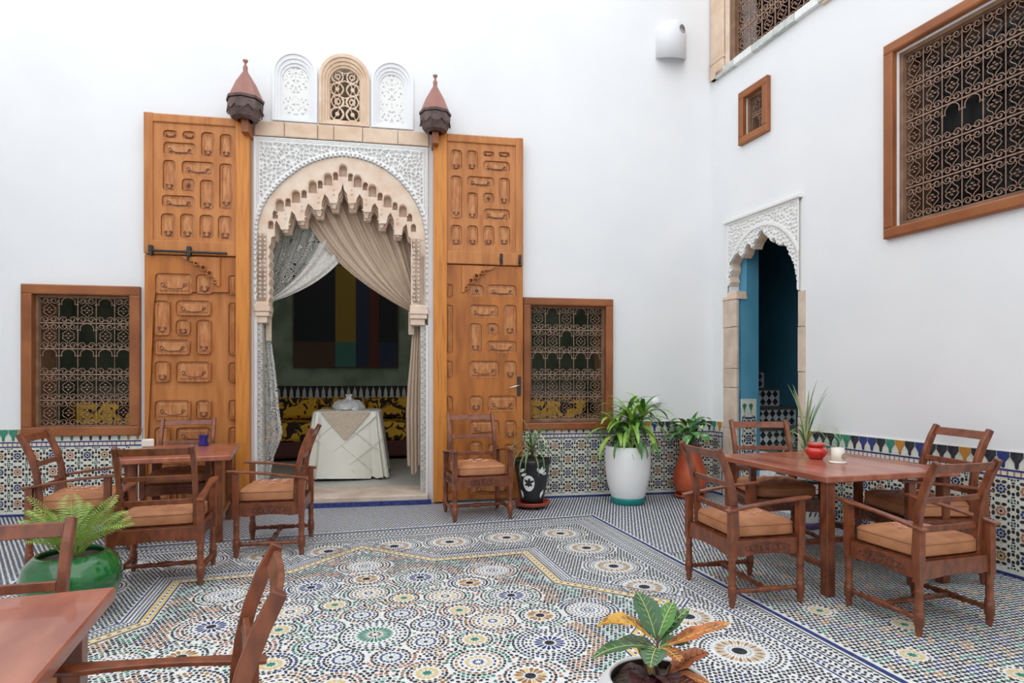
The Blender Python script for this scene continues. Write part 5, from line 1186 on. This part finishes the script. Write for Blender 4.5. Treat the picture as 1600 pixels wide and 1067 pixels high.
# ================================================================ CURTAINS
def cv(px, py, off): pass
def drape(nm, mb, n_s, n_t, top, gat, ctrl, amp, y0, folds, hem=None):
    vs = []
    for i in range(n_s + 1):
        s = i / n_s; a = Vector(top(s)); c_ = Vector(ctrl(s)); g = Vector(gat(s))
        for j in range(n_t + 1):
            t = j / n_t; p = a * (1 - t) ** 2 + c_ * (2 * t * (1 - t)) + g * t * t; am = amp * (1 - .75 * t)
            vs.append((p.x, y0 + am * sin(s * folds * 2 * pi + t * 1.5) + am * .4 * sin(s * folds * 4.6 * pi + 1), p.y))
    fs = [(i * (n_t + 1) + j, i * (n_t + 1) + j + 1, (i + 1) * (n_t + 1) + j + 1, (i + 1) * (n_t + 1) + j) for i in range(n_s) for j in range(n_t)]
    b0 = len(mb.m); mb.add(vs, fs, 0, True)
    if hem is not None:
        for i in range(n_s):
            for j in range(n_t):
                if i / n_s > hem: mb.m[b0 + i * n_t + j] = 1
Y1 = .27
r = thing('satin_curtain', 'beige satin curtain swept to the right side of the archway', 'curtain', BW @ T(0, 0, 0))
b = MB(); TL, TR, GB, CLp = [(-4.835,3.315),(-3.547,3.282),(-3.561,2.135),(-4.209,2.326)]
def lerp(a, b_, s): return (a[0] + (b_[0] - a[0]) * s, a[1] + (b_[1] - a[1]) * s)
TA_ = [(-4.808,3.201),(-4.392,3.554),(-3.924,3.374),(-3.525,3.024)]
def topc(s): k = min(2, int(s * 3)); return lerp(TA_[k], TA_[k + 1], s * 3 - k)
G0, G1 = [(-3.634,2.163),(-3.518,2.284)]
CA = [(-4.476,2.588),(-4.102,2.635),(-3.707,2.795),(-3.518,2.58)]
def ctc(s): k = min(2, int(s * 3)); return lerp(CA[k], CA[k + 1], s * 3 - k)
drape('c', b, 130, 24, topc, lambda s: lerp(G0, G1, s), ctc, .035, Y1, 10)
part('gathered_swag', b, ['beige_cloth'], r)
def tail(mb, keys, folds, amp, y0, n_s=60, n_t=30, zig=.05, saw=2, yslope=0):
    vs = []
    for j in range(n_t + 1):
        t = j / n_t; k = min(len(keys) - 2, int(t * (len(keys) - 1))); f_ = t * (len(keys) - 1) - k; (l0, r0, z0), (l1, r1, z1) = keys[k], keys[k + 1]; l = l0 + (l1 - l0) * f_; rr = r0 + (r1 - r0) * f_; z = z0 + (z1 - z0) * f_
        for i in range(n_s + 1):
            s = i / n_s; vs.append((l + (rr - l) * s + .008 * sin(s * folds * 2 * pi + 1), y0 + amp * (.35 + .65 * t) * sin(s * folds * 2 * pi) + yslope * s, z + zig * t * t * sin(s * saw * 2 * pi + .6)))
    fs = [(j * (n_s + 1) + i, j * (n_s + 1) + i + 1, (j + 1) * (n_s + 1) + i + 1, (j + 1) * (n_s + 1) + i) for j in range(n_t) for i in range(n_s)]
    mb.add(vs, fs, 0, True)
def keyrow(l): return l
b = MB(); K = [(-3.591,-3.511,2.203),(-3.613,-3.504,1.909),(-3.635,-3.511,1.615),(-3.664,-3.511,1.321),(-3.685,-3.511,0.991),(-3.678,-3.511,0.661),(-3.671,-3.511,0.331)]
tail(b, K, 4, .03, .20, zig=.06, saw=1.2); part('hanging_tail', b, ['beige_cloth'], r)
tb_ = (-3.613,2.015)
b = MB(); b.tube([(tb_[0] - .02, .19, tb_[1] + .20), (tb_[0] + .05, .15, tb_[1] + .16), (tb_[0] + .10, .20, tb_[1] + .20)], .014, 8); b.bx(tb_[0] - .035, tb_[0] + .03, .15, .16, tb_[1] - .13, tb_[1] + .13); part('tieback', b, ['lace_trim'], r, label='pale lace tieback end')
r = thing('lace_curtain', 'white lace curtain swept to the left side of the archway', 'curtain', BW @ T(0, 0, 0))
b = MB(); TB = [(-5.233,2.973),(-5.044,3.146),(-4.839,3.205),(-4.631,3.164),(-4.436,2.701)]
def topl(s): k = min(3, int(s * 4)); return lerp(TB[k], TB[k + 1], s * 4 - k)
CB = [(-5.206,2.604),(-5.098,2.608),(-4.975,2.576),(-4.804,2.531),(-4.714,2.389)]
def ctl(s): k = min(3, int(s * 4)); return lerp(CB[k], CB[k + 1], s * 4 - k)
H0, H1 = [(-5.26,2.304),(-5.233,2.219)]
drape('l', b, 110, 24, topl, lambda s: lerp(H0, H1, s), ctl, .025, Y1 + .035, 8, .80)
part('gathered_swag', b, ['lace', 'lace_hem'], r)
K = [(-5.242,-5.182,2.167),(-5.255,-5.155,1.886),(-5.269,-5.115,1.605),(-5.275,-5.082,1.324),(-5.282,-5.055,1.008),(-5.288,-5.021,0.762),(-5.288,-5.109,0.517),(-5.288,-5.155,0.285)]
b = MB(); tail(b, K, 4, .025, .18, zig=.03, saw=2); tail(b, [(a + .02, c - .01, z) for a, c, z in K], 3, .025, .21, zig=.03, saw=2); part('hanging_tail', b, ['lace'], r)
tl_ = (-5.153,1.919)
b = MB(); b.bx(tl_[0] - .03, tl_[0] + .03, .13, .14, tl_[1] - .12, tl_[1] + .13); part('tieback', b, ['lace_trim'], r, label='pale lace tieback end')

# ================================================================ INSIDE THE ROOM
rl = bpy.data.lights.new('room_fill_light', 'POINT'); rl.energy = 9; rl.color = (1.0, .93, .84); rl.shadow_soft_size = .35; rlo = bpy.data.objects.new('room_fill_light', rl); C.objects.link(rlo); rlo.matrix_world = BW @ T(-4.3, 1.7, 4.3)  # added fill light without a known source, lifts the tablecloth and sofas
tx, ty = -2.17, 8.0
r = thing('draped_table', 'small table under a cream satin cloth inside the dim room', 'table', T(tx, ty, .10, 10))
b = MB(); b.bx(-.40, .40, -.36, .36, .82, .855); part('tabletop', b, ['framewood'], r)
for sx in (-1, 1):
    for sy in (-1, 1): b = MB(); b.bx(sx * .35 - .02, sx * .35 + .02, sy * .31 - .02, sy * .31 + .02, 0, .82); part('leg', b, ['framewood'], r)
r = thing('satin_tablecloth', 'cream satin cloth with quilted diamonds draped to the floor', 'tablecloth', T(tx, ty, .10, 10))
b = MB(); N = 120; vs = []; lv = [(.0, .868), (.9, .868), (.985, .864), (1.0, .85), (1.03, .70), (1.07, .50), (1.11, .30), (1.15, .12), (1.17, .03)]
for li, (s, z) in enumerate(lv):
    for k in range(N):
        q = 2 * pi * k / N; c_, s_ = cos(q), sin(q); e = .16; x = .42 * math.copysign(abs(c_) ** e, c_); y = .38 * math.copysign(abs(s_) ** e, s_); fl = max(0, (.85 - z)) * .055
        cr = 1 + fl / .42 * sin(q * 15 + .8 * sin(q * 3)); vs.append((x * s * cr, y * s * cr, z + (.012 * sin(q * 30) if li == 8 else 0)))
b.add(vs, [(i * N + k, i * N + (k + 1) % N, (i + 1) * N + (k + 1) % N, (i + 1) * N + k) for i in range(len(lv) - 1) for k in range(N)], 0, True)
for (xa, za), (xb, zb) in (((-.38, .15), (.36, .80)), ((-.10, .08), (.42, .52)), ((-.40, .60), (.10, .10)), ((-.05, .45), (.30, .12)), ((.10, .62), (.40, .36)), ((-.36, .50), (-.15, .70))):
    f = lambda x, z: (x * (1 + max(0, .85 - z) * .18), -.385 * (1 + max(0, .85 - z) * .20) - .012, z)
    b.tube([f(xa + (xb - xa) * t, za + (zb - za) * t) for t in [k / 10 for k in range(11)]], .007, 5, 0)
part('cloth', b, ['satin'], r)
b = MB(); b.add([(-.30, -.40, .845), (.30, -.40, .845), (.30, -.39, .875), (-.30, -.39, .875)], [(0, 1, 2, 3)]); b.add([(-.30, -.405, .85), (.30, -.405, .85), (.02, -.44, .52), (-.02, -.44, .52)], [(0, 1, 2, 3)]); part('lace_corner', b, ['lace_trim'], r, label='hanging beige lace corner')
b = MB(); rd = random.Random(2); N = 26
vs = []
for rr, z in ((.20, 0), (.21, .04), (.19, .09), (.13, .12), (.05, .13), (.03, .17), (.05, .20)):
    for k in range(N): q = 2 * pi * k / N; w = 1 + .09 * rd.uniform(-1, 1); vs.append((rr * w * cos(q), rr * w * .8 * sin(q), z + .008 * rd.uniform(-1, 1)))
b.add(vs, [(i * N + k, i * N + (k + 1) % N, (i + 1) * N + (k + 1) % N, (i + 1) * N + k) for i in range(6) for k in range(N)], 0, False)
ps = thing('wrapped_parcel', 'parcel wrapped in clear plastic film on the satin tablecloth', 'parcel', T(tx - .0, ty, .972))
part('plastic_film', b, ['film'], ps)
b = MB(); b.lathe([(0, .005), (.16, .005), (.17, .05), (.10, .09), (0, .10)], 20, sq=.8); part('contents', b, ['white_pot'], ps)
def sofa(label, u0, u1):
    r = thing('banquette_sofa', label, 'sofa', BW @ T((u0 + u1) / 2, 3.35, .10), 'yellow and black banquette sofas'); w = (u1 - u0) / 2
    b = MB(); b.chbx(-w, w, -.40, .55, .05, .30, .03); part('base', b, ['sofa_base'], r)
    b = MB(); b.chbx(-w + .01, w - .01, -.42, .52, .30, .60, .06); part('seat_cushion', b, ['sofa_cloth'], r, .02)
    n = max(1, int(round((u1 - u0) / .72)))
    for k in range(n):
        a = -w + 2 * w * k / n; b = MB(); b.chbx(a + .01, a + 2 * w / n - .01, .25, .55, .62, .96, .06); part('back_cushion', b, ['sofa_cloth'], r, .03)
sofa('yellow and black sofa along the far wall of the room, behind the satin table', -5.9, -2.0)
sofa('yellow and black sofa of the room seen through the left grille window', -8.9, -6.0)
sofa('yellow and black sofa of the room seen through the grille window right of the doors', -1.9, -.4)
def stand(label, u0, u1):
    r = thing('bolster_seat', label, 'cushion', BW @ T((u0 + u1) / 2, 1.0, .10), 'yellow seats just inside the grille windows'); w = (u1 - u0) / 2
    b = MB(); b.chbx(-w, w, -.32, .35, .0, .58, .03); part('base', b, ['sofa_base'], r)
    b = MB(); b.chbx(-w, w, -.12, .12, .60, 1.0, .06); part('back_cushion', b, ['sofa_cloth'], r, .03)
stand('yellow patterned seat back just inside the left grille window', -7.45, -6.55)
stand('yellow patterned seat back just inside the grille window right of the doors', -2.1, -1.3)
pz0, pz1 = 1.57, 3.35
r = thing('abstract_painting', 'large dark painting of coloured rectangles on the room wall', 'painting', BW)
P0 = (-5.574,2.383)[0]; P1 = (-3.818,2.412)[0]
b = MB(); b.bx(P0, P1, 3.94, 3.985, pz0, pz1); part('canvas', b, ['paint_brown'], r)
xs = [-5.574,-4.88,-4.537,-4.31,-4.147,-3.818]
def blk(x0, x1, z0, z1, m_, d=.004): b = MB(); b.bx(x0, x1, 3.94 - d, 3.9395, z0, z1); part('colour_field', b, [m_], r)
zm = 2.02
blk(xs[0] + .02, xs[1], pz0 + .02, zm, 'paint_brown'); blk(xs[0] + .02, xs[1], zm, pz1 - .02, 'paint_black'); blk(xs[1], xs[2], zm, pz1 - .02, 'paint_yellow'); blk(xs[1], xs[2], pz0 + .02, zm, 'paint_teal')
blk(xs[2], xs[3], pz0 + .02, pz1 - .02, 'paint_navy'); blk(xs[3], xs[4], pz0 + .02, pz1 - .4, 'paint_red'); blk(xs[4], xs[5] - .02, pz0 + .02, zm, 'paint_navy'); blk(xs[4], xs[5] - .02, zm, pz1 - .02, 'paint_black')
